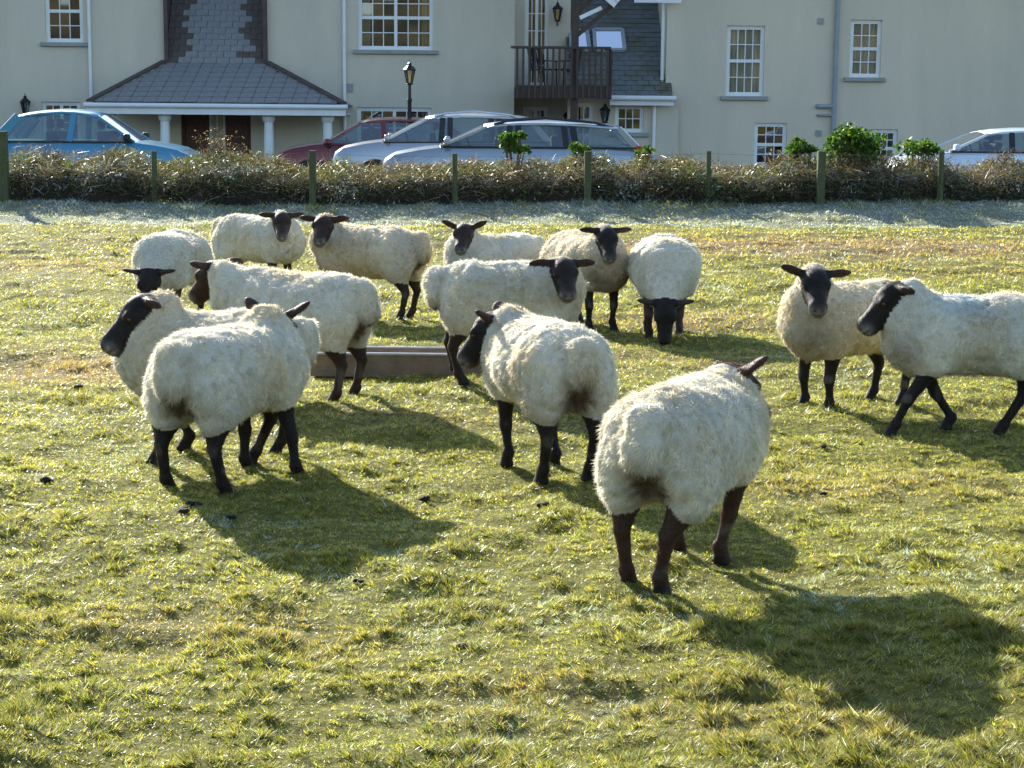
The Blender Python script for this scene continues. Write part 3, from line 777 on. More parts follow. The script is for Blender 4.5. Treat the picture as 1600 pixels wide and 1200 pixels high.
# ------------------------------------------------------------------ cars
def car(px_nose, px_tail, Y, zg, heading, P, labels):
    """side-on car, nose to +x locally.  P: profile dict"""
    L, W = P['L'], P['W']
    xa, xb = atx(px_nose, Y, 230), atx(px_tail, Y, 230)
    e = empty('parked_car', ((xa + xb) / 2, Y + W / 2, zg), heading)
    tag(e, labels[0], 'car', 'cars parked behind the hedge')
    pm = M[P['paint']]
    h = W / 2
    # lower body: loft of stations (x, z_top, half width)
    S = P['body']
    sec = []
    for (x, zt, hw, zb_) in S:
        sec.append([(x, -hw * .90, zb_), (x, -hw * .985, zb_ + .10), (x, -hw, zb_ + (zt - zb_) * .45), (x, -hw * .975, zb_ + (zt - zb_) * .80), (x, -hw * .90, zt - .015), (x, -hw * .55, zt + .015),
                    (x, 0, zt + .025), (x, hw * .55, zt + .015), (x, hw * .90, zt - .015), (x, hw * .975, zb_ + (zt - zb_) * .80), (x, hw, zb_ + (zt - zb_) * .45), (x, hw * .985, zb_ + .10), (x, hw * .90, zb_)])
    b = MB(); nn = 13
    for s_ in sec: b.v += s_
    for i in range(len(sec) - 1):
        for k in range(nn):
            k2 = (k + 1) % nn
            b.f.append((i * nn + k, (i + 1) * nn + k, (i + 1) * nn + k2, i * nn + k2))
    b.f.append(tuple(range(nn))); b.f.append(tuple(reversed(range((len(sec) - 1) * nn, len(sec) * nn))))
    body = b.build('body', pm, e, True)
    # greenhouse: side polygon nodes   belt front, roof front, roof mid, roof rear, belt rear
    bf, rf, rm, rr, br = [Vector((p[0], 0, p[1])) for p in P['green']]
    hb, ht = h * .90, h * .72
    roof = MB(); pts = [(rf + Vector((.05, 0, -.03)), ht * .95), (rf.lerp(rm, .25) + Vector((0, 0, .012)), ht * .98), (rf.lerp(rm, .6) + Vector((0, 0, .02)), ht * 1.0), (rm + Vector((0, 0, .008)), ht * 1.02), (rm.lerp(rr, .5) + Vector((0, 0, .02)), ht * 1.01), (rm.lerp(rr, .85) + Vector((0, 0, .008)), ht * .99), (rr + Vector((-.05, 0, -.02)), ht * .95)]
    prof = [(-1, -.045), (-.97, -.01), (-.8, .012), (-.4, .03), (0, .036), (.4, .03), (.8, .012), (.97, -.01), (1, -.045)]
    for p, w_ in pts:
        for (u, dz) in prof: roof.v.append((p.x, u * w_, p.z + dz))
    m_ = len(prof)
    for i in range(len(pts) - 1):
        for k in range(m_ - 1):
            roof.f.append((i * m_ + k, i * m_ + k + 1, (i + 1) * m_ + k + 1, (i + 1) * m_ + k))
    ro = roof.build('roof', pm, e, True)
    so = ro.modifiers.new('thickness', 'SOLIDIFY'); so.thickness = .014; so.offset = 1
    # screens
    def quad(name, a, wa, c, wc, m__, bulge=.05):
        q_ = MB(); nu = 8
        for (p, w_) in ((a, wa), (a.lerp(c, .5), (wa + wc) / 2), (c, wc)):
            for k in range(nu + 1):
                u = -1 + 2 * k / nu
                q_.v.append((p.x + (bulge * (1 - u * u) if a.x > 0 else -bulge * (1 - u * u)), u * w_, p.z))
        for i in range(2):
            for k in range(nu):
                q_.f.append((i * (nu + 1) + k, i * (nu + 1) + k + 1, (i + 1) * (nu + 1) + k + 1, (i + 1) * (nu + 1) + k))
        return q_.build(name, m__, e, True)
    quad('windscreen', bf, hb * .93, rf + Vector((0, 0, .0)), ht * .93, M['screen'], .09)
    quad('rear_window', br, hb * .90, rr, ht * .90, M['carglass'], .04)
    # pillars and side windows
    def edge(t):   # roof edge point at fraction of roof
        if t <= .5: p = rf.lerp(rm, t * 2)
        else: p = rm.lerp(rr, t * 2 - 1)
        return p
    for s_ in (-1, 1):
        MB().bar((bf.x, s_ * hb, bf.z), (rf.x, s_ * ht * .97, rf.z - .02), .03, .045).build('pillar', pm, e)
        MB().bar((br.x, s_ * hb, br.z), (rr.x, s_ * ht * .97, rr.z - .02), .06, P.get('dp', .14)).build('pillar', pm, e)
        cuts = P['cuts']       # (belt x, roof x) of pillars between windows
        rz_at = lambda x: np.interp(-x, [-rf.x, -rm.x, -rr.x], [rf.z, rm.z, rr.z])
        bz_at = lambda x: np.interp(-x, [-bf.x, -br.x], [bf.z, br.z])
        nodes = [(bf.x, rf.x)] + list(cuts) + [(br.x, rr.x)]
        for i, (xb_, xr_) in enumerate(nodes):
            if 0 < i < len(nodes) - 1:
                MB().bar((xb_, s_ * hb, bz_at(xb_)), (xr_, s_ * ht * .98, rz_at(xr_) - .02), .05, .10, (1, 0, 0)).build('pillar', M['plastic'] if P.get('blackpillar') else pm, e)
        for i in range(len(nodes) - 1):
            (xb0, xr0), (xb1, xr1) = nodes[i], nodes[i + 1]
            g = MB().add([(xb0 - .03, s_ * hb * .985, bz_at(xb0)), (xb1 + .03, s_ * hb * .985, bz_at(xb1)), (xr1 + .03, s_ * ht * .985, rz_at(xr1) - .02), (xr0 - .03, s_ * ht * .985, rz_at(xr0) - .02)], [(0, 1, 2, 3) if s_ < 0 else (3, 2, 1, 0)])
            g.build('side_window', M['carglass'], e)
        # belt trim, top frame
        MB().bar((bf.x - .05, s_ * (hb + .012), bf.z), (br.x, s_ * (hb + .012), br.z), .02, .03).build('belt_trim', M['plastic'], e)
        mx_ = bf.x - .12
        mr = MB().box(mx_ - .05, mx_ + .06, s_ * hb + (0 if s_ > 0 else -.2), s_ * hb + (.2 if s_ > 0 else 0), bf.z + .02, bf.z + .15).build('door_mirror', P.get('mirror') and M[P['mirror']] or pm, e)
        bevel(mr, .04, 3)
        # lamps
        fx, rx_ = S[-1][0], S[0][0]
        bevel(MB().box(fx - .20, fx + .004, min(s_ * h * .40, s_ * h * .66), max(s_ * h * .40, s_ * h * .66), .42, .54).build('headlight', M['headlamp'], e), .03, 3)
        tz = P.get('tail', (.6, .9))
        bevel(MB().box(rx_ - .015, rx_ + .14, min(s_ * h * .70, s_ * h * .96), max(s_ * h * .70, s_ * h * .96), tz[0], tz[1]).build('tail_light', M['redlamp'], e), .02, 2)
        if P.get('rails'):
            MB().tube([(rf.x - .12, s_ * ht * .86, rf.z + .02), (rf.x - .35, s_ * ht * .86, rf.z + .085), (rm.x, s_ * ht * .86, rm.z + .085), (rr.x + .4, s_ * ht * .86, rr.z + .085), (rr.x + .08, s_ * ht * .86, rr.z + .0)], .022, 8).build('roof_rail', M['plastic'] if P['rails'] == 1 else M['rim'], e, True)
        for xw in P['wheels']:
            ty = MB(); r_ = P.get('wr', .30)
            for (rad, yy) in ((r_ * .62, -.09), (r_ * .93, -.095), (r_, -.06), (r_, .06), (r_ * .93, .095), (r_ * .62, .09)):
                for k in range(20):
                    t = 2 * math.pi * k / 20
                    ty.v.append((xw + rad * math.cos(t), s_ * (h - .07) + yy, r_ + rad * math.sin(t)))
            for i in range(5):
                for k in range(20):
                    k2 = (k + 1) % 20
                    ty.f.append((i * 20 + k, i * 20 + k2, (i + 1) * 20 + k2, (i + 1) * 20 + k))
            wheel = ty.build('wheel', M['tyre'], e, True)
            rm_ = MB()
            for k in range(5):
                t = 2 * math.pi * k / 5
                rm_.bar((xw, s_ * (h + .005), r_), (xw + r_ * .62 * math.cos(t), s_ * (h - .005), r_ + r_ * .62 * math.sin(t)), .05, .03, (0, 1, 0))
            rm_.build('rim', M['rim'], wheel)
            MB().add([(xw + r_ * 1.13 * math.cos(2 * math.pi * k / 24), s_ * (h * .985 + .006), r_ + r_ * 1.13 * math.sin(2 * math.pi * k / 24)) for k in range(24)],
                     [tuple(range(24)) if s_ < 0 else tuple(reversed(range(24)))]).build('wheel_arch', M['plastic'], e)
    # seats with headrests
    for xs_ in P['seats']:
        for s_ in (-1, 1):
            st_ = bevel(MB().box(xs_ - .12, xs_ + .02, s_ * .36 - .22, s_ * .36 + .22, .5, bf.z + .18).build('seat', M['seat'], e), .04, 3)
            bevel(MB().box(xs_ - .13, xs_ - .04, s_ * .36 - .12, s_ * .36 + .12, bf.z + .22, bf.z + .38).build('headrest', M['seat'], st_), .03, 3)
    dash = MB().box(bf.x - .35, bf.x - .06, -hb * .85, hb * .85, bf.z - .02, bf.z + .05).build('dashboard', M['seat'], e)
    wh = MB().tube([(bf.x - .5 + .05 * math.cos(t), .36 + .17 * math.sin(t), bf.z + .02 + .15 * math.cos(t)) for t in np.linspace(0, 2 * math.pi, 17)], .016, 6).build('steering_wheel', M['plastic'], e, True)
    return e
hatch = dict(L=3.6, W=1.58, paint='blue', wheels=(1.15, -1.15), seats=(.15, -.75), mirror='plastic', dp=.2,
             body=[(-1.80, .88, .62, .30), (-1.74, .95, .70, .24), (-1.4, .97, .77, .22), (-.6, .97, .79, .20), (.4, .97, .79, .20), (.72, .97, .785, .20), (1.1, .92, .77, .22), (1.45, .85, .73, .22), (1.68, .74, .68, .25), (1.80, .55, .58, .30)],
             green=[(.72, .96), (.05, 1.42), (-.60, 1.475), (-1.32, 1.40), (-1.70, .96)], cuts=[(-.42, -.36)], tail=(.6, .92))
estate = dict(L=4.55, W=1.72, paint='silver', wheels=(1.38, -1.32), seats=(.25, -.75), rails=1, blackpillar=True, dp=.12,
              body=[(-2.27, .85, .70, .32), (-2.22, .95, .80, .25), (-1.7, .97, .85, .22), (-.6, .96, .86, .20), (.5, .96, .86, .20), (1.15, .97, .85, .20), (1.6, .91, .83, .22), (2.0, .83, .78, .22), (2.18, .72, .70, .26), (2.27, .52, .58, .32)],
              green=[(1.22, .96), (.42, 1.32), (-.6, 1.37), (-1.85, 1.30), (-2.16, .96)], cuts=[(.05, .02), (-.12, -.12), (-.95, -.9), (-1.12, -1.05)], tail=(.68, 1.0))
mpv = dict(estate, L=4.3, dp=.1, paint='silver2', rails=2, W=1.70, wheels=(1.3, -1.25),
           body=[(x * .95, zt + .02, hw, zb_) for x, zt, hw, zb_ in estate['body']],
           green=[(1.18, .95), (.30, 1.42), (-.6, 1.46), (-1.65, 1.40), (-2.0, .98)])
redcar = dict(hatch, L=4.1, paint='red', W=1.68, wheels=(1.25, -1.25), mirror='red',
              body=[(x * 1.14, zt, hw * 1.06, zb_) for x, zt, hw, zb_ in hatch['body']],
              green=[(1.02, .90), (.25, 1.38), (-.55, 1.43), (-1.35, 1.38), (-1.85, .95)], cuts=[(-.25, -.2)])
suv = dict(estate, paint='whitecar', rails=None, cuts=[(.0, -.02), (-1.0, -.95)], blackpillar=True)
CZ = 0.08
car(297, -8, 31.5, .09, 0.0, hatch, ['light blue rounded hatchback parked facing right, beside the porch'])
car(584, 1010, 30.9, CZ, math.pi + .03, estate, ['silver estate car with black roof rails, longest of the parked cars'])
car(502, 880, 34.2, CZ, math.pi + .03, mpv, ['pale silver car with bright roof rails between the red car and estate'])
car(408, 752, 36.4, .0, math.pi + .03, redcar, ['dark red hatchback with green sticker in its side window'])
car(1395, 1770, 34.5, -.02, math.pi + .03, suv, ['pale blue white car beyond the leafy bush by the gable wing'])
# green paper sticker in the red car's window
red_e = [o for o in bpy.data.objects if o.name.startswith('parked_car') and 'red' in o.get('label', '')][0]
MB().add([(.15, .62, .98), (-.12, .62, .98), (-.12, .60, 1.20), (.15, .60, 1.20)], [(3, 2, 1, 0)]).build('window_sticker', mat('green sticker', (0.12, 0.55, 0.35), (0.2, 0.65, 0.5), .6, 12), red_e)

# ------------------------------------------------------------------ fence
fence = empty('wire_fence', (0, float(hedge_y(0)), gz(0, 26.2)))
tag(fence, 'green wooden post and wire fence in front of the hedge', 'fence')
f0 = Vector(fence.location)
posts = [(-235, 236, 8), (4, 205, 15), (240, 236, 10), (488, 235, 12), (711, 240, 10), (919, 236, 13), (1108, 236, 9), (1284, 236, 14), (1472, 236, 11), (1665, 236, 11)]
ptops = []
for i, (px, py, wpx) in enumerate(posts):
    Y = 26.0 + .11 * atx(px, 26)
    Y = float(hedge_y(atx(px, 26))) - .12
    p = at(px, py, Y); w_ = wpx * .85 * Y / FPX
    zb_ = gz(p.x, Y) - .05
    b = MB(); lean = random.uniform(-.02, .02)
    if i % 2: b.box(-w_ / 2, w_ / 2, -w_ / 2, w_ / 2, 0, p.z - zb_)
    else: b.tube([(0, 0, 0), (lean, 0, p.z - zb_)], [w_ * .55, w_ * .5], 10)
    o = b.build('fence_post', M['post'], fence); o.location = Vector((p.x, Y, zb_)) - f0
    if i % 2: bevel(o, .008)
    ptops.append(Vector((p.x, Y - w_ / 2 - .006, p.z)))
for dz in (.03, .40):
    for i in range(len(ptops) - 1):
        a, c = ptops[i] - Vector((0, 0, dz)), ptops[i + 1] - Vector((0, 0, dz))
        pts = [a.lerp(c, t) - Vector((0, 0, .03 * 4 * t * (1 - t))) - f0 for t in np.linspace(0, 1, 7)]
        MB().tube(pts, .002, 4, False).build('wire', M['wire'], fence)

# ------------------------------------------------------------------ ribbons (blades, locks, leaves)
def unit(a): return a / np.maximum(np.linalg.norm(a, axis=1, keepdims=True), 1e-9)
def ribbons(P, D, S, L, W, bend, C, tipc=None, seg=2):
    """P base, D direction, S side vector, L length, W width, bend vector (added along the tip), C colour"""
    n = len(P); L = L[:, None]; W = W[:, None]
    if seg == 1:
        V = np.stack([P - S * W / 2, P + S * W / 2, P + D * L + bend * L], 1)
        F = [np.arange(n * 3).reshape(n, 3)]; k = 3
    else:
        mid = P + D * L * .55 + bend * L * .18
        V = np.stack([P - S * W / 2, P + S * W / 2, mid + S * W * .42, mid - S * W * .42, P + D * L + bend * L * .75], 1)
        b = np.arange(n)[:, None] * 5
        F = [b + np.array([[0, 1, 2, 3]]), b + np.array([[3, 2, 4]])]; k = 5
    col = np.repeat(C[:, None, :], k, 1).copy()
    if tipc is not None: col[:, -1, :] = tipc
    return V.reshape(-1, 3), F, col.reshape(-1, 3)

# ------------------------------------------------------------------ hedge
hr = np.random.default_rng(31)
hedge = empty('hedge', (0, 26.9, gz(0, 26.6)))
tag(hedge, 'low bramble hedge bank with brown stems and frosted leaves behind the fence', 'hedge')
h0 = np.array(hedge.location)
def hedge_top(x):
    return 0.565 + 0.10 * (vnoise(x * 3.1 + 9, x * 0 + 4.5) - .5) * 2 + 0.20 * (fbm(x * 0.9 + 3, x * 0 + 1.5, 3) - 0.5) * 2 - .05 * sstep(5, 9, x)
core = []; hx_ = np.linspace(-14, 14, 141); cs_ = []
for x in hx_:
    y0 = float(hedge_y(x)); zt = float(hedge_top(np.array([x]))[0]); zb_ = gz(x, y0)
    for (dy, dz) in ((-.05, -.1), (.1, .28), (.3, .48), (.65, .56), (1.0, .5), (1.3, .2), (1.5, -.3)):
        core.append((x, y0 + dy + random.uniform(-.06, .06), zb_ + dz / .6 * (zt - .14) * 1.0 + random.uniform(-.05, .05)))
cm = MB(); cm.v = [tuple(np.array(v) - h0) for v in core]
for i in range(140):
    for k in range(6):
        cm.f.append((i * 7 + k, (i + 1) * 7 + k, (i + 1) * 7 + k + 1, i * 7 + k + 1))
cm.build('earth_bank', M['earth'], hedge)
N = 95000
x = hr.uniform(-13.5, 13.5, N); u = hr.random(N)
y0 = hedge_y(x); zt = hedge_top(x)
ang = u * math.pi * .92
lob = fbm(x * 1.6 + 5, ang * 1.6 + 9, 3)
dy = .74 - (.72 + .75 * (lob - .45)) * np.cos(ang) + hr.normal(0, .07, N) - .10 * (ang < .5)
dz = zt * np.maximum(np.sin(ang) ** .6, 0) * (.70 + .62 * lob) * hr.uniform(.72, 1.05, N)
P = np.column_stack([x, y0 + dy, G0(x, np.minimum(y0 + .1, y0 + dy)) + dz - .02])
frac = dz / zt
D = unit(hr.normal(0, 1, (N, 3)) + np.array([0, -.3, .5])); S = unit(np.cross(D, hr.normal(0, 1, (N, 3))))
pat = fbm(x * 1.1 + 50, dy * 2 + dz * 3, 3)
kind = hr.random(N)
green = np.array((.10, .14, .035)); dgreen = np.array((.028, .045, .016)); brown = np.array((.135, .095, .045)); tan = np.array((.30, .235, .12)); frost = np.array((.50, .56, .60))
gfrac = .36 + 1.6 * (pat - .5) + .22 * sstep(2, -6, x)
C = np.where((kind < gfrac)[:, None], green * hr.uniform(.6, 1.7, (N, 1)), np.where((kind < .86)[:, None], brown * hr.uniform(.5, 1.5, (N, 1)), tan * hr.uniform(.6, 1.2, (N, 1))))
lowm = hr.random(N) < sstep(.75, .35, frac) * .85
C[lowm] = dgreen * hr.uniform(.5, 1.6, (lowm.sum(), 1)) + brown * .12  # lower leaves darkened: shade on the hedge face put into the colour
fm = hr.random(N) < (.012 + .5 * sstep(.60, .74, fbm(x * 1.2 + 20, dz * 4 + 3, 3)) * (frac < .9))
C[fm] = frost * hr.uniform(.4, 1.0, (fm.sum(), 1))
Lh = hr.uniform(.018, .055, N) * (.7 + .8 * pat); Wh = Lh * hr.uniform(.3, .75, N)
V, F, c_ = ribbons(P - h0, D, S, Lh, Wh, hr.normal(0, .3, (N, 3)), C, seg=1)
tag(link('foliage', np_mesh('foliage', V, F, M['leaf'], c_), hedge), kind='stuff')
# bramble stems arching over the top and hanging down the face
N = 34000
x = hr.uniform(-13.5, 13.5, N); y0 = hedge_y(x); zt = hedge_top(x)
t_ = hr.random(N); dy = -.02 + 1.3 * t_ ; hh = zt * (1 - .55 * (np.abs(dy - .65) / .7) ** 2)
hh = np.where(hr.random(N) < .45, hh * hr.uniform(.15, 1, N), hh * (.85 + .25 * hr.random(N) + .16 * hr.random(N) ** 6))
dy = np.where(hh < .8 * zt, hr.uniform(-.12, .2, N), dy)
P = np.column_stack([x, y0 + dy, G0(x, y0) + hh])
D = unit(np.column_stack([hr.normal(0, .8, N), hr.normal(-.15, .5, N), hr.normal(.25, .5, N)]))
S = unit(np.cross(D, hr.normal(0, 1, (N, 3))))
C = np.where(hr.random((N, 1)) < .3, np.array((.31, .245, .14)), np.array((.125, .09, .05))) * hr.uniform(.5, 1.4, (N, 1))
fm = hr.random(N) < .08; C[fm] = frost * .8
V, F, c_ = ribbons(P - h0, D, S, hr.uniform(.06, .24, N), hr.uniform(.004, .008, N), np.column_stack([hr.normal(0, .3, N), hr.normal(0, .2, N), hr.uniform(-.7, .1, N)]), C)
tag(link('bramble_stems', np_mesh('bramble_stems', V, F, M['leaf'], c_), hedge), kind='stuff')

# bare twiggy shrub by the porch, tall dry stems on the hedge
def twig_plant(px, Y, zbase, n, h, spread, name, lab, cat, seed, leafc=(.3, .2, .1), nl=120, lsz=.03):
    r_ = random.Random(seed)
    c = at(px, 240, Y); base = Vector((c.x, Y, zbase))
    e = empty(name, base); tag(e, lab, cat)
    b = MB(); ends = []
    for i in range(n):
        a = r_.uniform(0, 6.28); d = Vector((math.cos(a) * spread, math.sin(a) * spread * .6, 1)) * r_.uniform(.5, 1) * h
        p0 = Vector((r_.uniform(-.1, .1), r_.uniform(-.05, .05), 0)); pts = [p0]
        for k in range(1, 5):
            pts.append(p0 + d * k / 4 + Vector((r_.uniform(-.05, .05), r_.uniform(-.05, .05), r_.uniform(-.03, .03))))
        b.tube(pts, [.009, .008, .006, .004, .002], 4, False)
        for k in range(2, 5):
            for _ in range(3):
                q_ = pts[k] + Vector((r_.uniform(-.14, .14), r_.uniform(-.1, .1), r_.uniform(.0, .14)))
                b.tube([pts[k], (pts[k] + q_) / 2 + Vector((0, 0, .015)), q_], [.004, .003, .002], 3, False); ends.append(q_)
    b.build('stems', M['bark'], e)
    if nl:
        g = np.random.default_rng(seed)
        PP = np.array([ends[r_.randrange(len(ends))] for _ in range(nl)]) + g.normal(0, .015, (nl, 3))
        D_ = unit(g.normal(0, 1, (nl, 3))); S_ = unit(np.cross(D_, g.normal(0, 1, (nl, 3))))
        V, F, c_ = ribbons(PP, D_, S_, g.uniform(.6, 1.3, nl) * lsz, g.uniform(.3, .6, nl) * lsz, g.normal(0, .2, (nl, 3)), np.array(leafc) * g.uniform(.6, 1.4, (nl, 1)))
        tag(link('leaves', np_mesh('leaves', V, F, M['leaf'], c_), e), kind='stuff')
    return e
Yt = float(hedge_y(-4.4)) + .8
twig_plant(345, Yt, gz(-4.3, Yt) + .35, 16, .62, .55, 'bare_shrub', 'bare twiggy shrub sticking out of the hedge before the porch door', 'shrub', 4, nl=260)
for i, (px, hgt, lab) in enumerate(((95, .30, 'thin dry stems rising from the hedge against the blue car'),
                                (175, .26, 'short dry stems on the hedge below the blue car bonnet'),
                                (1215, .26, 'dry seedy stems on the hedge under the gable wing window'),
                                (1570, .28, 'dry stems on the hedge before the pale blue white car'))):
    xx = atx(px, 27); Yt = float(hedge_y(xx)) + .6
    twig_plant(px, Yt, gz(xx, Yt) + .42, 7, hgt, .5, 'dry_stems', lab, 'plant', 40 + i, (.4, .32, .2), 60, .022)

# leafy green bushes
def bush(px, py0, py1, wpx, lab, seed, n):
    xx = atx(px, 27.2); Y = float(hedge_y(xx)) + .75
    top = at(px, py0, Y); bot = at(px, py1, Y); w_ = wpx * Y / FPX
    zb_ = gz(xx, Y)
    e = empty('leafy_bush', (top.x, Y, zb_)); tag(e, lab, 'bush', 'green bushes in the hedge')
    g = np.random.default_rng(seed); r_ = random.Random(seed)
    h = top.z - zb_; hc = (top.z - bot.z)
    cl = []
    n = int(n * 1.35)
    for i in range(max(7, int(n / 60))):
        a = g.uniform(0, 6.28); rr = math.sqrt(g.random()) * .8
        cl.append((math.cos(a) * rr * w_ / 2, math.sin(a) * rr * w_ / 2 * .8, h - hc * 1.25 + hc * 1.25 * (g.uniform(.05, .88)) * (1 - .35 * rr * rr), g.uniform(.13, .24) * min(w_, 1.0)))
    PP = []; NN = []
    for i in range(n):
        c = cl[r_.randrange(len(cl))]
        d = g.normal(0, 1, 3); d /= np.linalg.norm(d); d[2] = abs(d[2]) * .8 + d[2] * .2
        PP.append(np.array(c[:3]) + d * c[3] * g.uniform(.55, 1.05)); NN.append(d)
    PP = np.array(PP); NN = np.array(NN)
    flow = unit(NN + g.normal(0, .6, (n, 3))); S_ = unit(np.cross(flow, NN + g.normal(0, .3, (n, 3))))
    C_ = np.array((.055, .115, .02)) * g.uniform(.55, 1.6, (n, 1)) * np.array([1, 1, 1])
    C_ = np.where(g.random((n, 1)) < .18, np.array((.16, .20, .04)), C_)
    L_ = g.uniform(.045, .085, n)
    # leaf: rhombus with a fold
    b0 = PP; tip = PP + flow * L_[:, None] + np.array([0, 0, -.012]); mid = PP + flow * L_[:, None] * .5
    up_ = np.cross(S_, flow)
    V = np.stack([b0, mid + S_ * L_[:, None] * .38 + up_ * .008, tip, mid - S_ * L_[:, None] * .38 + up_ * .008], 1).reshape(-1, 3)
    b = np.arange(n)[:, None] * 4
    F = [b + np.array([[0, 1, 2]]), b + np.array([[0, 2, 3]])]
    tag(link('crown', np_mesh('crown', V, F, M['bushleaf'], np.repeat(C_, 4, 0)), e), kind='stuff')
    s = MB()
    for c in cl:
        s.tube([(c[0] * .2, c[1] * .2, .0), (c[0] * .6, c[1] * .6, c[2] * .6), c[:3]], [.016, .011, .006], 5, False)
    s.build('stems', M['bark'], e)
bush(1335, 197, 245, 92, 'large rounded leafy green bush growing from the hedge at the gable wing', 1, 1700)
bush(1254, 217, 240, 44, 'small leafy green bush beside the large rounded bush, next to the thick post', 2, 420)
bush(1436, 221, 242, 66, 'low wide leafy green bush between the large bush and the pale car', 3, 520)
bush(803, 203, 236, 42, 'leafy green bush in front of the silver estate car windscreen', 4, 520)
bush(905, 222, 240, 26, 'tiny leafy green sprig in front of the silver estate car doors', 5, 170)
bush(1005, 231, 242, 26, 'tiny leafy sprig in the hedge below the estate car tail', 6, 120)

# ------------------------------------------------------------------ sheep
def surface_nets(F, org, h):
    nx, ny, nz = F.shape
    s = F < 0
    cnt = np.zeros((nx - 1, ny - 1, nz - 1), np.int8); acc = np.zeros((nx - 1, ny - 1, nz - 1, 3), np.float32)
    cor = [(i, j, k) for i in (0, 1) for j in (0, 1) for k in (0, 1)]
    def sub(A, c): return A[c[0]:A.shape[0] - 1 + c[0], c[1]:A.shape[1] - 1 + c[1], c[2]:A.shape[2] - 1 + c[2]]
    for a in cor:
        for ax in range(3):
            if a[ax]: continue
            b = list(a); b[ax] = 1; b = tuple(b)
            fa, fb = sub(F, a), sub(F, b)
            m = (fa < 0) != (fb < 0)
            if not m.any(): continue
            t = fa[m] / (fa[m] - fb[m])
            p = np.tile(np.array(a, np.float32), (len(t), 1)); p[:, ax] += t
            acc[m] += p; cnt[m] += 1
    act = cnt > 0
    vid = -np.ones(cnt.shape, np.int64); ii = np.argwhere(act); vid[act] = np.arange(len(ii))
    V = (ii + acc[act] / cnt[act][:, None]) * h + org
    quads = []
    for ax in range(3):
        o1, o2 = [(1, 2), (2, 0), (0, 1)][ax]
        sl0 = [slice(1, -1)] * 3; sl0[ax] = slice(0, -1)
        sl1 = list(sl0); sl1[ax] = slice(1, None)
        s0, s1 = s[tuple(sl0)], s[tuple(sl1)]
        e = np.argwhere(s0 != s1); flip = s0[s0 != s1]
        off = np.array([1, 1, 1]); off[ax] = 0
        c = e + off
        d1 = np.zeros(3, int); d1[o1] = 1; d2 = np.zeros(3, int); d2[o2] = 1
        g = lambda q_: vid[q_[:, 0], q_[:, 1], q_[:, 2]]
        Q = np.stack([g(c - d1 - d2), g(c - d2), g(c), g(c - d1)], 1)
        Q[~flip] = Q[~flip][:, ::-1]
        quads.append(Q)
    return V, np.concatenate(quads)

class Field:
    def __init__(s, lo, hi, h):
        s.h = h; s.lo = np.array(lo, float)
        n = np.ceil((np.array(hi) - s.lo) / h).astype(int) + 1
        s.n = n; s.F = np.full(n, .15, np.float32)
    def block(s, lo, hi):
        i0 = np.clip(np.floor((np.array(lo) - s.lo) / s.h).astype(int), 0, s.n); i1 = np.clip(np.ceil((np.array(hi) - s.lo) / s.h).astype(int) + 1, 0, s.n)
        ax = [s.lo[a] + s.h * np.arange(i0[a], i1[a]) for a in range(3)]
        X = np.meshgrid(*ax, indexing='ij')
        return tuple(slice(i0[a], i1[a]) for a in range(3)), X
    def merge(s, sl, d, k):
        f = s.F[sl]
        if f.size == 0: return
        if k <= 0: s.F[sl] = np.minimum(f, d); return
        hh = np.clip(.5 + .5 * (f - d) / k, 0, 1)
        s.F[sl] = f * (1 - hh) + d * hh - k * hh * (1 - hh)
    def cone(s, a, b, ra, rb, k=.04):
        a = np.array(a, float); b = np.array(b, float); m = max(ra, rb) + .10
        sl, X = s.block(np.minimum(a, b) - m, np.maximum(a, b) + m)
        d = b - a; L2 = max(d @ d, 1e-9)
        P = [X[i] - a[i] for i in range(3)]
        t = np.clip((P[0] * d[0] + P[1] * d[1] + P[2] * d[2]) / L2, 0, 1)
        D = np.sqrt(sum((P[i] - t * d[i]) ** 2 for i in range(3))) - (ra + (rb - ra) * t)
        s.merge(sl, D.astype(np.float32), k)
    def ell(s, c, r, k=.06, Rm=None):
        c = np.array(c, float); r = np.array(r, float); m = r.max() + .10
        sl, X = s.block(c - m, c + m)
        P = np.stack([X[i] - c[i] for i in range(3)], -1)
        if Rm is not None: P = P @ Rm        # columns of Rm are the local axes
        k0 = np.sqrt(((P / r) ** 2).sum(-1)); k1 = np.sqrt(((P / r ** 2) ** 2).sum(-1))
        D = np.where(k1 > 1e-6, k0 * (k0 - 1) / np.maximum(k1, 1e-6), -r.min())
        s.merge(sl, D.astype(np.float32), k)
    def sample(s, V):
        g = np.clip((V - s.lo) / s.h, 0, np.array(s.n) - 1.001); i = g.astype(int); f = g - i; r = 0
        for a in (0, 1):
            for b in (0, 1):
                for c in (0, 1):
                    w = (f[:, 0] if a else 1 - f[:, 0]) * (f[:, 1] if b else 1 - f[:, 1]) * (f[:, 2] if c else 1 - f[:, 2])
                    r = r + w * s.F[i[:, 0] + a, i[:, 1] + b, i[:, 2] + c]
        return r

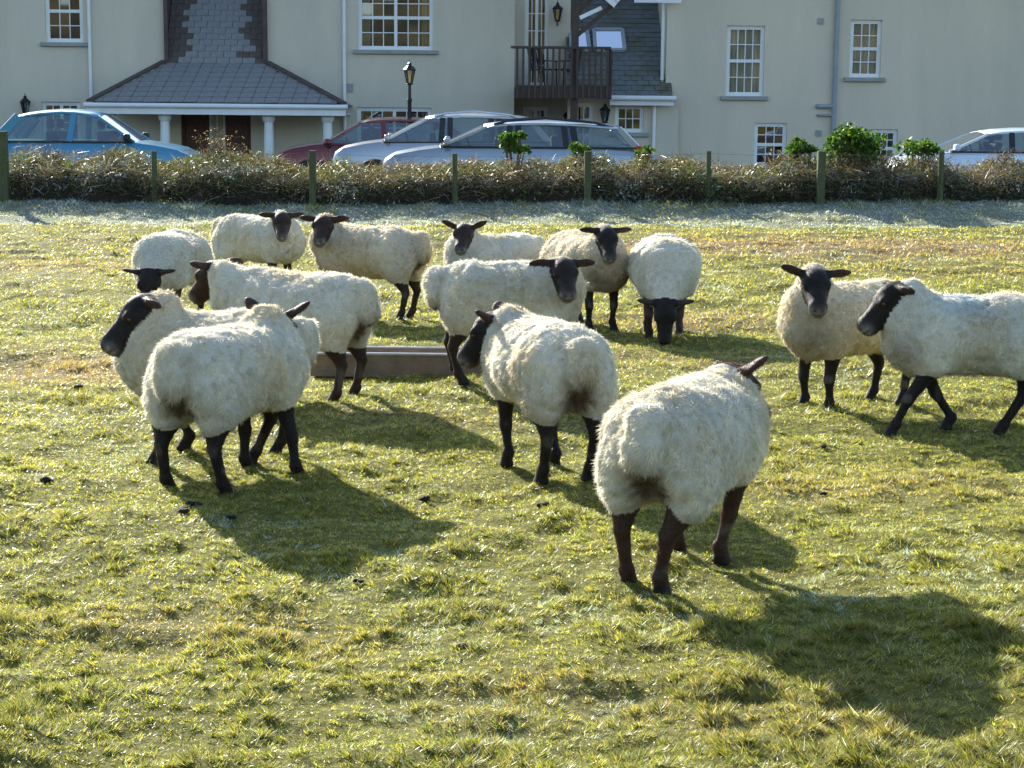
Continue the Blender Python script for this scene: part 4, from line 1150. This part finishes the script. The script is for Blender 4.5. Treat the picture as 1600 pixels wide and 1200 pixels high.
EYE = None
def sheep(label, pos, heading, scale=1.0, head=(.62, 0, .80), hyaw=None, hpitch=25, hroll=0, feet=((0, 0), (0, 0), (0, 0), (0, 0)), fat=1.0,
          skin=(.012, .011, .011), locks=9000, seed=1, ear=0.0, dirt=.3, mark=False, tint=(1, 1, 1), hscale=1.12, step=.0105, belly=0.0, hoff=.045):
    """pos ground point; heading degrees clockwise from +Y; head = end of neck in body frame; feet offsets order FL, FR, HL, HR"""
    g = np.random.default_rng(seed)
    W = Field((-.66, -.48, -.03), (1.02, .48, 1.12), step); S = Field((-.66, -.48, -.03), (1.02, .48, 1.12), step)
    w = fat
    # ---- fleece volume
    W.ell((.17, 0, .530), (.235, .205 * w, .200), .0)
    W.ell((-.03, 0, .528 - belly), (.31, .248 * w, .206 + belly * .5), .08)
    W.ell((-.235, 0, .540), (.205, .228 * w, .205), .08)
    W.ell((.30, 0, .505), (.140, .160 * w, .180), .07)
    for sy in (-1, 1):
        W.ell((-.275, sy * .13 * w, .445), (.14, .098, .150), .05)
        W.cone((-.29, sy * .13 * w, .41), (-.325, sy * .125, .335), .080, .048, .04)
        W.ell((.225, sy * .125 * w, .435), (.105, .072, .115), .05)
    W.ell((-.450, 0, .560), (.062, .080, .115), .018)           # tail
    W.ell((-.42, 0, .660), (.06, .07, .05), .05)
    hb = np.array(head, float) + np.array((0, 0, .02 if head[2] > .55 else 0.0))
    sh = np.array((.27, 0, .54)); mid = sh * .45 + hb * .55 + np.array((0.02, 0, -.02))
    W.cone(sh, mid, .185, .14, .09); W.cone(mid, hb, .14, .097, .05)
    # ---- head frame
    hy = R((heading if hyaw is None else hyaw) - heading); hp = R(hpitch)
    f = np.array((math.cos(hy) * math.cos(hp), -math.sin(hy) * math.cos(hp), -math.sin(hp)))
    left = np.array((math.sin(hy), math.cos(hy), 0)); upv = np.cross(f, left)
    cr, sr = math.cos(R(hroll)), math.sin(R(hroll))
    left, upv = left * cr + upv * sr, upv * cr - left * sr
    Hm = np.column_stack([f, left, upv]); q_ = hscale
    o = hb + upv * .045 + f * hoff
    T = lambda a, b, c: o + (f * a + left * b + upv * c) * q_
    S.ell(T(.035, 0, .003), np.array((.085, .070, .070)) * q_, .03, Hm)
    S.cone(T(.06, 0, -.006), T(.195, 0, -.030), .061 * q_, .041 * q_, .03)
    S.cone(T(.03, 0, -.048), T(.18, 0, -.058), .054 * q_, .034 * q_, .03)
    S.ell(T(.208, 0, -.036), np.array((.040, .046, .036)) * q_, .022, Hm)
    S.ell(T(.200, 0, -.068), np.array((.036, .036, .024)) * q_, .018, Hm)
    for sy in (-1, 1):
        S.ell(T(.085, sy * .050, .026), np.array((.03, .022, .02)) * q_, .02, Hm)
        # ear: flattened leaf shape, swept out sideways
        ed = unit(np.array([(-.12 * f + left * sy * 1.0 + upv * (ear if np.isscalar(ear) else ear[0 if sy > 0 else 1]))]))[0]
        eu = f * .45 + upv * .9; eu = eu - ed * (eu @ ed); eu /= np.linalg.norm(eu); en = np.cross(ed, eu)
        Er = np.column_stack([ed, eu, en]); eb = T(-.005, sy * .062, .030)
        S.ell(eb + ed * .055 * q_, np.array((.046, .035, .0125)) * q_, .012, Er)
        S.ell(eb + ed * .083 * q_, np.array((.039, .023, .0115)) * q_, .012, Er)
        S.cone(eb - ed * .01, eb + ed * .03 * q_, .024 * q_, .018 * q_, .015)
    # ---- legs
    for i, (sx, sy) in enumerate(((1, 1), (1, -1), (-1, 1), (-1, -1))):
        dx, dyy = feet[i][0], feet[i][1]; lift = feet[i][2] if len(feet[i]) > 2 else 0.0
        yb = sy * .105
        if sx > 0:
            el = np.array((.225, yb * 1.1, .38)); ft = np.array((.235 + dx, yb + dyy, .075 + lift))
            kn = el * .44 + ft * .56 + np.array((.018, 0, .0))
            S.cone(el, kn, .047, .029, .02); S.cone(kn, kn + (ft - kn) * .12, .031, .029, .012); S.cone(kn, ft, .0255, .020, .012)
        else:
            el = np.array((-.275, yb * 1.25, .40)); ft = np.array((-.315 + dx, yb * 1.15 + dyy, .075 + lift))
            hk = np.array((-.350 + dx * .62, yb * 1.17 + dyy * .6, .235 + lift * .8))
            S.cone(el, hk, .074, .031, .02); S.cone(hk, ft, .029, .022, .012)
        S.ell(ft, (.029, .028, .029), .012)
        hoof = ft + np.array((.028, 0, -.048))
        S.cone(ft, hoof, .026, .031, .012)
        for c in (-1, 1): S.cone(hoof + np.array((-.012, c * .014, -.012)), hoof + np.array((.026, c * .014, -.014)), .021, .015, .006)
    # ---- union and surface
    U = Field((-.66, -.48, -.03), (1.02, .48, 1.12), step)
    hh = np.clip(.5 + .5 * (W.F - S.F) / .018, 0, 1); U.F = W.F * (1 - hh) + S.F * hh - .018 * hh * (1 - hh)
    U.F[:, :, 0] = .1
    V, Q = surface_nets(U.F, U.lo, step)
    V[:, 2] = np.maximum(V[:, 2], 0.0)
    dw, ds = W.sample(V), S.sample(V)
    wool = dw < ds - .004
    # face normals / displacement of the fleece
    def vnorm(V):
        n = np.zeros_like(V); a = V[Q[:, 2]] - V[Q[:, 0]]; b = V[Q[:, 3]] - V[Q[:, 1]]; c = np.cross(a, b)
        for k in range(4): np.add.at(n, Q[:, k], c)
        return unit(n)
    nrm = vnorm(V)
    amp = np.clip((ds - dw) / .03, 0, 1)
    bumpy = (vnoise3(V * 8 + seed * 3) - .5) * .026 + (vnoise3(V * 26 + seed) - .5) * .012
    # vertical fleece partings along the flanks
    part = np.maximum(0, .5 - np.abs(vnoise3(V * np.array([9, 4, 2.0]) + seed * 7) - .5) * 6) * .020
    V = V + nrm * ((bumpy - part) * amp)[:, None]
    gv = np.exp(-((V[:, 0] + .40) / .09) ** 2 - (V[:, 1] / .028) ** 2 - ((V[:, 2] - .40) / .09) ** 2) * wool
    V[:, 0] += .055 * gv
    nrm = vnorm(V)
    # colours
    def woolcol(P, n_, gn=None):
        c = np.array((.75, .715, .605)) * np.array(tint)
        t = vnoise3(P * 5 + seed * 2)[:, None]
        col = c * (.86 + .25 * t)
        yel = sstep(.5, .8, vnoise3(P * 3.5 + 11 + seed))[:, None]
        col = col * (1 - .22 * yel * np.array([.2, .5, 1.0]))
        # dirty under-belly, crotch and lower breech
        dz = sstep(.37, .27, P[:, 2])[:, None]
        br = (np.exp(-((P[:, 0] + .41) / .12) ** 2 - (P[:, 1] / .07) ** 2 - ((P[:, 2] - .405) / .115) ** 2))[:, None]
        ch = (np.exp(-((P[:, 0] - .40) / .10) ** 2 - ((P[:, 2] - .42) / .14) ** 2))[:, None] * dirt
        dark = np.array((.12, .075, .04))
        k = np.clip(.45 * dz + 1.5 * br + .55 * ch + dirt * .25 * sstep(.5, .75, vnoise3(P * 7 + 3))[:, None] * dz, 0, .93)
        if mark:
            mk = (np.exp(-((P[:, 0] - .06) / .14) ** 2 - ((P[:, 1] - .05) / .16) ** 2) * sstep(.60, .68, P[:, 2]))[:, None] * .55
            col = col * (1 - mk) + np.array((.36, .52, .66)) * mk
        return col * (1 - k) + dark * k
    sk = np.array(skin)
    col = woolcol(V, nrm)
    hl = (V - o) @ Hm / q_
    isface = (hl[:, 0] > -.12) & (np.abs(hl[:, 1]) < .3) & (V[:, 2] > .05) & (np.linalg.norm(V - o, axis=1) < .36)
    skc = np.tile(sk, (len(V), 1)) * (.7 + .7 * vnoise3(V * 30)[:, None])
    mz = np.exp(-((hl[:, 0] - .235) / .03) ** 2 - ((hl[:, 2] + .055) / .03) ** 2)[:, None] * isface[:, None]
    mz = np.clip(mz * 1.3, 0, 1)
    skc = skc * (1 - .9 * mz) + np.array((.30, .28, .265)) * .9 * mz
    nose = np.exp(-((hl[:, 0] - .245) / .02) ** 2 - ((np.abs(hl[:, 1]) - .020) / .011) ** 2 - ((hl[:, 2] + .032) / .012) ** 2) + np.exp(-((hl[:, 0] - .235) / .03) ** 2 - ((hl[:, 2] + .062 - .2 * np.abs(hl[:, 1])) / .006) ** 2)
    nose = np.clip(nose, 0, 1)[:, None] * isface[:, None]
    skc = skc * (1 - .9 * nose) + np.array((.008, .007, .007)) * .9 * nose
    lg = (sstep(.62, .80, vnoise3(V * 14 + seed * 5)) * sstep(.27, .20, V[:, 2]) * sstep(.06, .12, V[:, 2]))[:, None] * .6
    skc = skc * (1 - lg) + np.array((.13, .115, .10)) * lg
    hf = (V[:, 2] < .04)[:, None]
    skc = np.where(hf, np.array((.016, .014, .012)), skc)
    col = np.where(wool[:, None], col, skc)
    # light interior of ear is brownish pink
    isear = (np.abs(hl[:, 1]) > .08) & isface & (~wool)
    col[isear] = col[isear] * .5 + np.array((.05, .026, .022)) * .7
    Vw = V * scale
    fm = (wool[Q].sum(1) >= 3).astype(int)
    me = np_mesh('sheep', Vw, [Q], [M['skin'], M['wool']], col, fm, True)
    ob = link('sheep', me)
    ob.location = (pos[0], pos[1], gz(pos[0], pos[1]) - .012)
    ob.rotation_euler = (0, 0, math.pi / 2 - R(heading))
    tag(ob, label, 'sheep', 'sheep standing in the field')
    # ---- fleece locks
    Qw = Q[fm == 1]
    a, b, c, d = V[Qw[:, 0]], V[Qw[:, 1]], V[Qw[:, 2]], V[Qw[:, 3]]
    area = np.linalg.norm(np.cross(c - a, d - b), axis=1); pr_ = area / area.sum()
    pick = g.choice(len(Qw), locks, p=pr_)
    uu, vv = g.random((locks, 1)), g.random((locks, 1))
    P = (a[pick] * (1 - uu) + b[pick] * uu) * (1 - vv) + (d[pick] * (1 - uu) + c[pick] * uu) * vv
    n_ = unit(nrm[Qw[pick]].mean(1))
    cell = np.floor(P * 42 + (vnoise3(P * 13)[:, None] - .5) * 1.3)           # locks of one tuft lean alike
    hsh = np.sin(cell @ np.array([12.9898, 78.233, 37.719])) * 43758.5453; hsh = hsh - np.floor(hsh)
    hs2 = np.sin(cell @ np.array([39.3, 11.1, 83.7])) * 24634.6345; hs2 = hs2 - np.floor(hs2)
    flow = np.array([-.35, 0, -1.0]) + np.column_stack([(hsh - .5) * 1.5, (hs2 - .5) * 1.5, (hsh + hs2 - 1) * .7])
    flow = flow + g.normal(0, .25, (locks, 3))
    flow = unit(flow - n_ * (flow * n_).sum(1, keepdims=True))
    lift = (.30 + .75 * hs2)[:, None] + g.normal(0, .12, (locks, 1))
    D = unit(flow * np.cos(lift) + n_ * np.sin(lift))
    Sv = unit(np.cross(D, n_) + g.normal(0, .35, (locks, 3)))
    Ll = (.015 + .014 * g.random(locks)) * (.65 + .8 * hsh)
    thin = np.clip((ds - dw)[Qw[pick]].mean(1) / .03, .35, 1); Ll = Ll * thin
    Wl = g.uniform(.0026, .0046, locks) * np.clip(70000 / locks, 1, 3) ** .5
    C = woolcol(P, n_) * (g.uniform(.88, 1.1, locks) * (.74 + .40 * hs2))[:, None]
    Vr, Fr, Cr = ribbons((P - n_ * .006) * scale, D, Sv, Ll * scale, Wl * scale, flow * .35 - n_ * .1, C, seg=1)
    fl = link('fleece', np_mesh('fleece', Vr, Fr, M['lock'], Cr), ob)
    tag(fl, kind='stuff')
    # ---- short hair on face, ears and legs
    Qs = Q[fm == 0]; nh = max(3000, locks // 9)
    a, b, c, d = V[Qs[:, 0]], V[Qs[:, 1]], V[Qs[:, 2]], V[Qs[:, 3]]
    area = np.linalg.norm(np.cross(c - a, d - b), axis=1); pick = g.choice(len(Qs), nh, p=area / area.sum())
    uu, vv = g.random((nh, 1)), g.random((nh, 1))
    P = (a[pick] * (1 - uu) + b[pick] * uu) * (1 - vv) + (d[pick] * (1 - uu) + c[pick] * uu) * vv
    n_ = unit(nrm[Qs[pick]].mean(1)); kp = P[:, 2] > .05; P, n_ = P[kp], n_[kp]; nh = len(P)
    fl_ = np.array([-.2, 0, -1.0]) + g.normal(0, .3, (nh, 3)); fl_ = unit(fl_ - n_ * (fl_ * n_).sum(1, keepdims=True))
    D = unit(fl_ + n_ * g.uniform(.5, 1.3, (nh, 1))); Sv = unit(np.cross(D, n_) + g.normal(0, .3, (nh, 3)))
    hc = (sk * 1.6 + np.array((.035, .018, .009))) * g.uniform(.5, 1.6, (nh, 1))
    Vh, Fh, Ch = ribbons(P * scale, D, Sv, g.uniform(.006, .012, nh) * scale, g.uniform(.0014, .0028, nh) * scale, fl_ * .3, hc, seg=1)
    tag(link('short_hair', np_mesh('short_hair', Vh, Fh, M['lock'], Ch), ob), kind='stuff')
    # ---- eyes
    global EYE
    if EYE is None:
        b = MB(); rr = .0125
        prof = [(math.sin(t) * rr, -math.cos(t) * rr) for t in np.linspace(.05, math.pi - .05, 8)]
        b._lathe(prof, 12, (0, 0, 0)); EYE = b.mesh('eye', mat('eye', (.10, .055, .012), (.02, .012, .005), .12, 60, spec=.6), True)
    for sy in (-1, 1):
        e = link('eye', EYE, ob); e.location = Vector(T(.098, sy * .059, .018)) * scale; e.scale = (scale,) * 3
    return ob

BR = (.038, .020, .014); BK = (.014, .0115, .0105)
def mid(ph, pf, heading, back=.05):
    """ground centre of a sheep from the pixels of its hind and fore feet"""
    a, b = gp(*ph), gp(*pf)
    return ((a.x + b.x) / 2, (a.y + b.y) / 2)
def from_h(ph, heading, s=1.0):
    a = gp(*ph); t = R(heading); return (a.x + math.sin(t) * .32 * s, a.y + math.cos(t) * .32 * s)
def from_f(pf, heading, s=1.0):
    a = gp(*pf); t = R(heading); return (a.x - math.sin(t) * .25 * s, a.y - math.cos(t) * .25 * s)

# A: nearest ewe, seen from behind
sheep('large white ewe with brown legs seen from behind, standing apart near the tufts', from_h((1019, 934), 27, 1.08), 27, 1.05, (.33, .0, .64), 52, 30, skin=BR, locks=80000, seed=2, fat=1.02, ear=(-.9, .75),
      feet=((-.02, .02), (-.03, .05), (.03, .0), (.0, .10)), step=.0095, dirt=.2, hoff=.0)
# B: rear three quarter view, head turned left
sheep('white ewe seen from behind, head turned to show its black cheek beside the trough', from_h((892, 758), -22, 1.04), -22, 1.03, (.30, .07, .66), -72, 38, skin=BK, locks=70000, seed=3, fat=1.04, ear=(.45, .6),
      feet=((-.08, .02), (-.18, .02), (.04, .0), (.0, .02)), step=.0095)
# C: left front, seen from behind, head away
sheep('white ewe seen from behind with only ear tips showing, standing before the ewe in profile', from_h((298, 768), 27, 1.05), 27, 1.05, (.30, .02, .68), 22, 35, skin=BK, locks=70000, seed=4, fat=1.02, ear=(.85, .75), step=.0095,
      feet=((.0, .0), (-.03, -.1), (.0, .02), (.04, -.02)))
# J: profile, facing left, behind C
pJ = gp(336, 716)
sheep('ewe with black face in profile looking left, partly behind the ewe with ear tips', (pJ.x, pJ.y), -93, 1.03, (.24, .03, .73), -112, 32, skin=BK, locks=50000, seed=5, ear=-.05,
      feet=((.02, .0), (-.10, .0, .03), (.1, .0), (.0, .0)), step=.0095, hscale=1.2)
# D: behind, facing left and away
sheep('long white ewe with brown back of head turned away, hind legs at the trough', from_h((540, 620), -66, 1.05), -68, 1.07, (.46, .02, .68), -52, 30, skin=(.03, .016, .011), locks=46000, seed=6, ear=.15, fat=.97, dirt=.5)
# K: coming towards camera, head low
pK = at(268, 420, 14.3)
sheep('ewe with lowered dark head facing us, behind the long ewe', (pK.x, 14.3), 188, 1.04, (.44, .0, .47), 184, 58, skin=BK, locks=24000, seed=7, ear=.1)
# L: back row left, head to camera
pL = at(404, 400, 16.2)
sheep('ewe at the back with dark brown face, nose almost touching its neighbour', (pL.x, 16.2), 118, 1.0, (.30, -.06, .68), 172, 24, skin=(.030, .019, .014), locks=24000, seed=8, ear=.0)
# E: back row, head to camera, rump right
sheep('ewe at the back standing side on with dark face turned to camera and creamy rump', from_h((634, 499), -72, 1.0), -72, 1.06, (.36, .05, .71), 186, 20, skin=(.032, .018, .013), locks=24000, seed=9, ear=.05, tint=(.94, .86, .76))
# M: behind N
pM = at(774, 400, 15.0)
sheep('ewe with upright ears and dark face behind the broadside ewe by the trough', (pM.x, 15.0), -125, 1.0, (.30, .0, .73), 188, 22, skin=(.030, .019, .014), locks=24000, seed=10, ear=.45)
# N: broadside, facing right, head to camera
sheep('broadside ewe with dark face turned to camera and wide ears, standing at the trough', from_h((711, 599), 80, 1.05), 82, 1.04, (.32, -.04, .66), 172, 24, skin=(.024, .016, .013), locks=44000, seed=11, ear=-.05, belly=.015, dirt=.6)
# F: facing camera
sheep('ewe facing us with black face and rusty stained chest', from_f((940, 516), 150, 1.0), 152, 1.04, (.30, -.02, .72), 172, 30, skin=BK, locks=24000, seed=12, ear=.02, dirt=1.3, tint=(.97, .9, .8))
# G: grazing towards camera
sheep('plump ewe grazing with its black head down on the grass', from_f((1037, 532), 184, 1.05), 184, 1.08, (.48, .0, .33), 183, 72, skin=BK, locks=24000, seed=13, ear=.1, fat=1.1, belly=.02)
# H: right, facing camera
sheep('ewe with black face and wide ears looking at us, behind the walking ewe', from_f((1273, 634), -118, 1.0), -122, 1.05, (.33, .04, .74), 183, 26, skin=BK, locks=44000, seed=14, ear=(.02, .35), dirt=.7, tint=(1, .94, .84))
# I: right edge, walking left
pI = gp(1395, 673)
sheep('ewe walking left in profile with black head, beside the ewe that looks at us', (pI.x + .42, pI.y), -92, 1.08, (.33, .0, .71), -98, 34, skin=BK, locks=50000, seed=15, ear=-.05,
      feet=((.17, .0), (-.18, .0), (.16, .0), (-.14, .0)), dirt=.8, mark=True)

# ------------------------------------------------------------------ feed trough
a, b = gp(486, 590), gp(772, 592)
tc = ((a.x + b.x) / 2, (a.y + b.y) / 2 + .14); Lt = b.x - a.x; tz = gz(*tc)
tr = empty('feed_trough', (tc[0], tc[1], tz - .01)); tag(tr, 'long low rusty brown feed trough with pale metal rim on the grass', 'trough')
hl_, wd_, ht_ = Lt / 2, .15, .155
for s_ in (-1, 1):
    MB().add([(-hl_, s_ * wd_ * .8, 0), (hl_, s_ * wd_ * .8, 0), (hl_, s_ * wd_, ht_), (-hl_, s_ * wd_, ht_), (-hl_, s_ * (wd_ * .8 - .015), 0), (hl_, s_ * (wd_ * .8 - .015), 0), (hl_, s_ * (wd_ - .015), ht_), (-hl_, s_ * (wd_ - .015), ht_)],
             [(0, 1, 2, 3), (7, 6, 5, 4), (0, 3, 7, 4), (1, 5, 6, 2)]).build('side_panel', M['rust'], tr)
    MB().tube([(-hl_ - .01, s_ * wd_, ht_), (hl_ + .01, s_ * wd_, ht_)], .011, 8).build('rim', M['galv'], tr, True)
    MB().add([(s_ * hl_, -wd_ * .8, .002), (s_ * hl_, wd_ * .8, .002), (s_ * hl_, wd_, ht_ - .002), (s_ * hl_, -wd_, ht_ - .002)], [(0, 1, 2, 3)]).build('end_panel', M['rust'], tr)
MB().box(-hl_, hl_, -wd_ * .78, wd_ * .78, .02, .03).build('bottom', M['rust'], tr)

# ------------------------------------------------------------------ droppings
dr = random.Random(9)
for i, (px, py, s_, lab) in enumerate(((286, 803, .05, 'dark dropping by the hind hoof of the ewe with ear tips showing'), (303, 795, .055, 'larger dark dropping touching the shadow of the ewe with ear tips'),
        (362, 814, .04, 'dark dropping inside the shadow of the ewe with ear tips'), (664, 786, .05, 'dark dropping at the shadow tip of the ewe with ear tips'),
        (848, 794, .045, 'dark dropping just behind the ewe with the turned head'), (1284, 702, .035, 'small dropping beyond the brown legged ewe, level with the walking ewe'),
        (78, 757, .06, 'big flat dropping alone on the grass before the ewe in profile'), (560, 912, .03, 'small dropping in open grass past the long ewe shadow'),
        (610, 585, .05, 'dark dropping at the foot of the trough'), (1285, 775, .03, 'tiny dropping beside the brown legged ewe, away from its shadow'),
        (720, 1016, .035, 'small dropping alone in the open foreground grass'), (120, 604, .06, 'dark dropping below the nose of the ewe in profile'))):
    p = gp(px, py); s_ *= .75
    V = []; b = MB()
    for k in range(5):
        c = Vector((dr.uniform(-1, 1) * s_ * .6, dr.uniform(-1, 1) * s_ * .4, dr.uniform(.2, .5) * s_)); r_ = s_ * dr.uniform(.3, .55)
        b._lathe([(r_ * math.sin(t) * dr.uniform(.85, 1.1), -r_ * .7 * math.cos(t)) for t in np.linspace(.2, math.pi - .2, 5)], 7, c)
    o = b.build('sheep_dropping', M['dung'], None, True); o.location = (p.x, p.y, p.z + .006)
    tag(o, lab, 'dropping', 'sheep droppings scattered on the field')

# ------------------------------------------------------------------ grass
gr = np.random.default_rng(77)
def grass_band(y0, y1, dens, seg, hmul, wmul):
    half = lambda y: .31 * y + 1.3
    A = (half(y0) + half(y1)) * (y1 - y0); n = int(A * dens)
    y = y0 + (y1 - y0) * gr.random(n); x = (gr.random(n) * 2 - 1) * half(y1)
    k = np.abs(x) < half(y); x, y = x[k], y[k]
    # clumped: pull points towards random centres
    ca = gr.random(len(x)) * 6.283; cr_ = np.abs(gr.normal(0, .02, len(x)))
    cell = .07
    jx = (np.sin(np.floor(x / cell) * 12.9898 + np.floor(y / cell) * 78.233) * 43758.5453) % 1
    jy = (np.sin(np.floor(x / cell) * 39.346 + np.floor(y / cell) * 11.135) * 24634.6345) % 1
    pull = .55 * (gr.random(len(x)) < .7)
    x = x * (1 - pull) + ((np.floor(x / cell) + jx) * cell) * pull; y = y * (1 - pull) + ((np.floor(y / cell) + jy) * cell) * pull
    hy_ = hedge_y(x); k = y < hy_ + .15
    k &= ~((np.abs(x - tc[0]) < hl_ + .02) & (np.abs(y - tc[1]) < wd_ + .0))
    x, y, jx, jy = x[k], y[k], jx[k], jy[k]; n = len(x)
    cov = fbm(x * 4.5 + 9, y * 4.5 + 2, 3); thin = gr.random(n) < sstep(.12, .34, cov) * .55 + .45
    x, y, jx, jy, cov = x[thin], y[thin], jx[thin], jy[thin], cov[thin]; n = len(x)
    ts = tussock(x, y)
    fr, st = zones(x, y)
    z = G(x, y) + 0.026 * ts - .004
    big = fbm(x * 1.3 + 60, y * 1.3 + 20, 3)
    H = (.012 + .020 * gr.random(n) + .022 * np.clip(cov - .35, 0, 1) * 2 + .065 * ts * gr.uniform(.35, 1, n)) * hmul * (.7 + .6 * big)
    H = H * (1 + 2.2 * sstep(hedge_y(x) - 1.0, hedge_y(x) + .1, y) * sstep(.3, .7, fbm(x * 1.7, y * 1.7, 2)))
    ang = jx * 6.283 + gr.normal(0, .9, n); lean = gr.uniform(.15, 1.7, n) * (1 - .5 * np.clip(ts, 0, 1))
    D = unit(np.column_stack([np.cos(ang) * lean, np.sin(ang) * lean, np.ones(n)]))
    sa = gr.random(n) * 6.283; S = np.column_stack([np.cos(sa), np.sin(sa), np.zeros(n)])
    bend = np.column_stack([np.cos(ang) * .35, np.sin(ang) * .35, -.25 * gr.random(n)])
    green = np.array((.20, .25, .04)); yel = np.array((.47, .43, .085)); dk = np.array((.07, .11, .025)); straw = np.array((.44, .34, .17)); frost = np.array((.52, .60, .66))
    r_ = gr.random(n)[:, None]; gw = fbm(x * .8 + 31, y * .8 + 77, 3)[:, None]
    C = np.where(r_ < .22 + .5 * (gw - .35), green, np.where(r_ < .66, yel, np.where(r_ < .80, dk, straw)))
    tsw = np.clip(ts * 1.1, 0, 1)[:, None] * .72
    C = C * (1 - tsw) + np.where(gr.random((n, 1)) < .5, np.array((.13, .105, .035)), np.array((.085, .10, .025))) * tsw
    sm = (gr.random(n) < st * .85); C[sm] = straw * gr.uniform(.6, 1.15, (sm.sum(), 1)) * np.array([1.0, .88, .85])
    # frost in hollows and hedge shade; scattered pale blades put sparkle into the colour
    hol = sstep(.50, .36, fbm(x * 6.0 + 13, y * 6.0 + 33, 2)) * sstep(.52, .66, fbm(x * 1.1 + 91, y * 1.1 + 7, 2))
    fmk = gr.random(n) < np.clip(fr * (.15 + .95 * sstep(.3, .65, fbm(x * 2.2, y * 5, 3))) + .5 * hol * (ts < .3) + .035, 0, .92)
    C[fmk] = frost * gr.uniform(.45, 1.05, (fmk.sum(), 1))
    C = C * gr.uniform(.5, 1.45, (n, 1))
    Wd = gr.uniform(.0022, .0046, n) * wmul
    return ribbons(np.column_stack([x, y, z]), D, S, H, Wd, bend, C, tipc=C * 1.12, seg=seg)
def join(lst):
    V = []; F3 = []; F4 = []; C = []; o_ = 0
    for v, f, c in lst:
        for a_ in f: (F3 if a_.shape[1] == 3 else F4).append(a_ + o_)
        V.append(v); C.append(c); o_ += len(v)
    F = []
    if F4: F.append(np.concatenate(F4))
    if F3: F.append(np.concatenate(F3))
    return np.concatenate(V), F, np.concatenate(C)
bands = [grass_band(4.0, 6.5, 26000, 1, .62, 1.15), grass_band(6.5, 9.5, 16000, 1, .64, 1.3), grass_band(9.5, 14, 5600, 1, .85, 1.5),
         grass_band(14, 20, 1900, 1, 1.05, 2.6), grass_band(20, 28.5, 1000, 1, 1.15, 3.6)]
def flakes(y0, y1, dens, size):
    half = lambda y: .31 * y + 1.3
    n = int((half(y0) + half(y1)) * (y1 - y0) * dens)
    y = y0 + (y1 - y0) * gr.random(n); x = (gr.random(n) * 2 - 1) * half(y1)
    k = (np.abs(x) < half(y)) & ~((np.abs(x - tc[0]) < hl_ + .02) & (np.abs(y - tc[1]) < wd_)); x, y = x[k], y[k]; n = len(x)
    z = G(x, y) + .026 * tussock(x, y) + gr.uniform(0, .012, n)
    a = gr.random(n) * 6.283; D = unit(np.column_stack([np.cos(a), np.sin(a), gr.uniform(-.1, .6, n)]))
    S = unit(np.cross(D, np.column_stack([gr.normal(0, .5, n), gr.normal(0, .5, n), np.ones(n)])))
    C = np.array([(.16, .21, .035), (.33, .31, .07), (.06, .085, .02), (.42, .33, .18), (.60, .64, .62), (.10, .07, .035)])[gr.choice(6, n, p=[.33, .31, .14, .13, .025, .065])]
    return ribbons(np.column_stack([x, y, z]), D, S, gr.uniform(.8, 2.2, n) * size, gr.uniform(.25, .5, n) * size, gr.normal(0, .15, (n, 3)), C * gr.uniform(.7, 1.3, (n, 1)), seg=1)
bands += [flakes(4.0, 6.5, 6500, .007), flakes(6.5, 9.5, 4000, .009), flakes(9.5, 15, 1300, .014)]
V, F, C = join(bands)
gob = link('grass', np_mesh('grass', V, F, M['grass'], C))
tag(gob, 'short frosty pasture grass with rough tufts covering the field', 'grass', kind='stuff')
print('grass tris', sum(len(f) * (f.shape[1] - 2) for f in F))
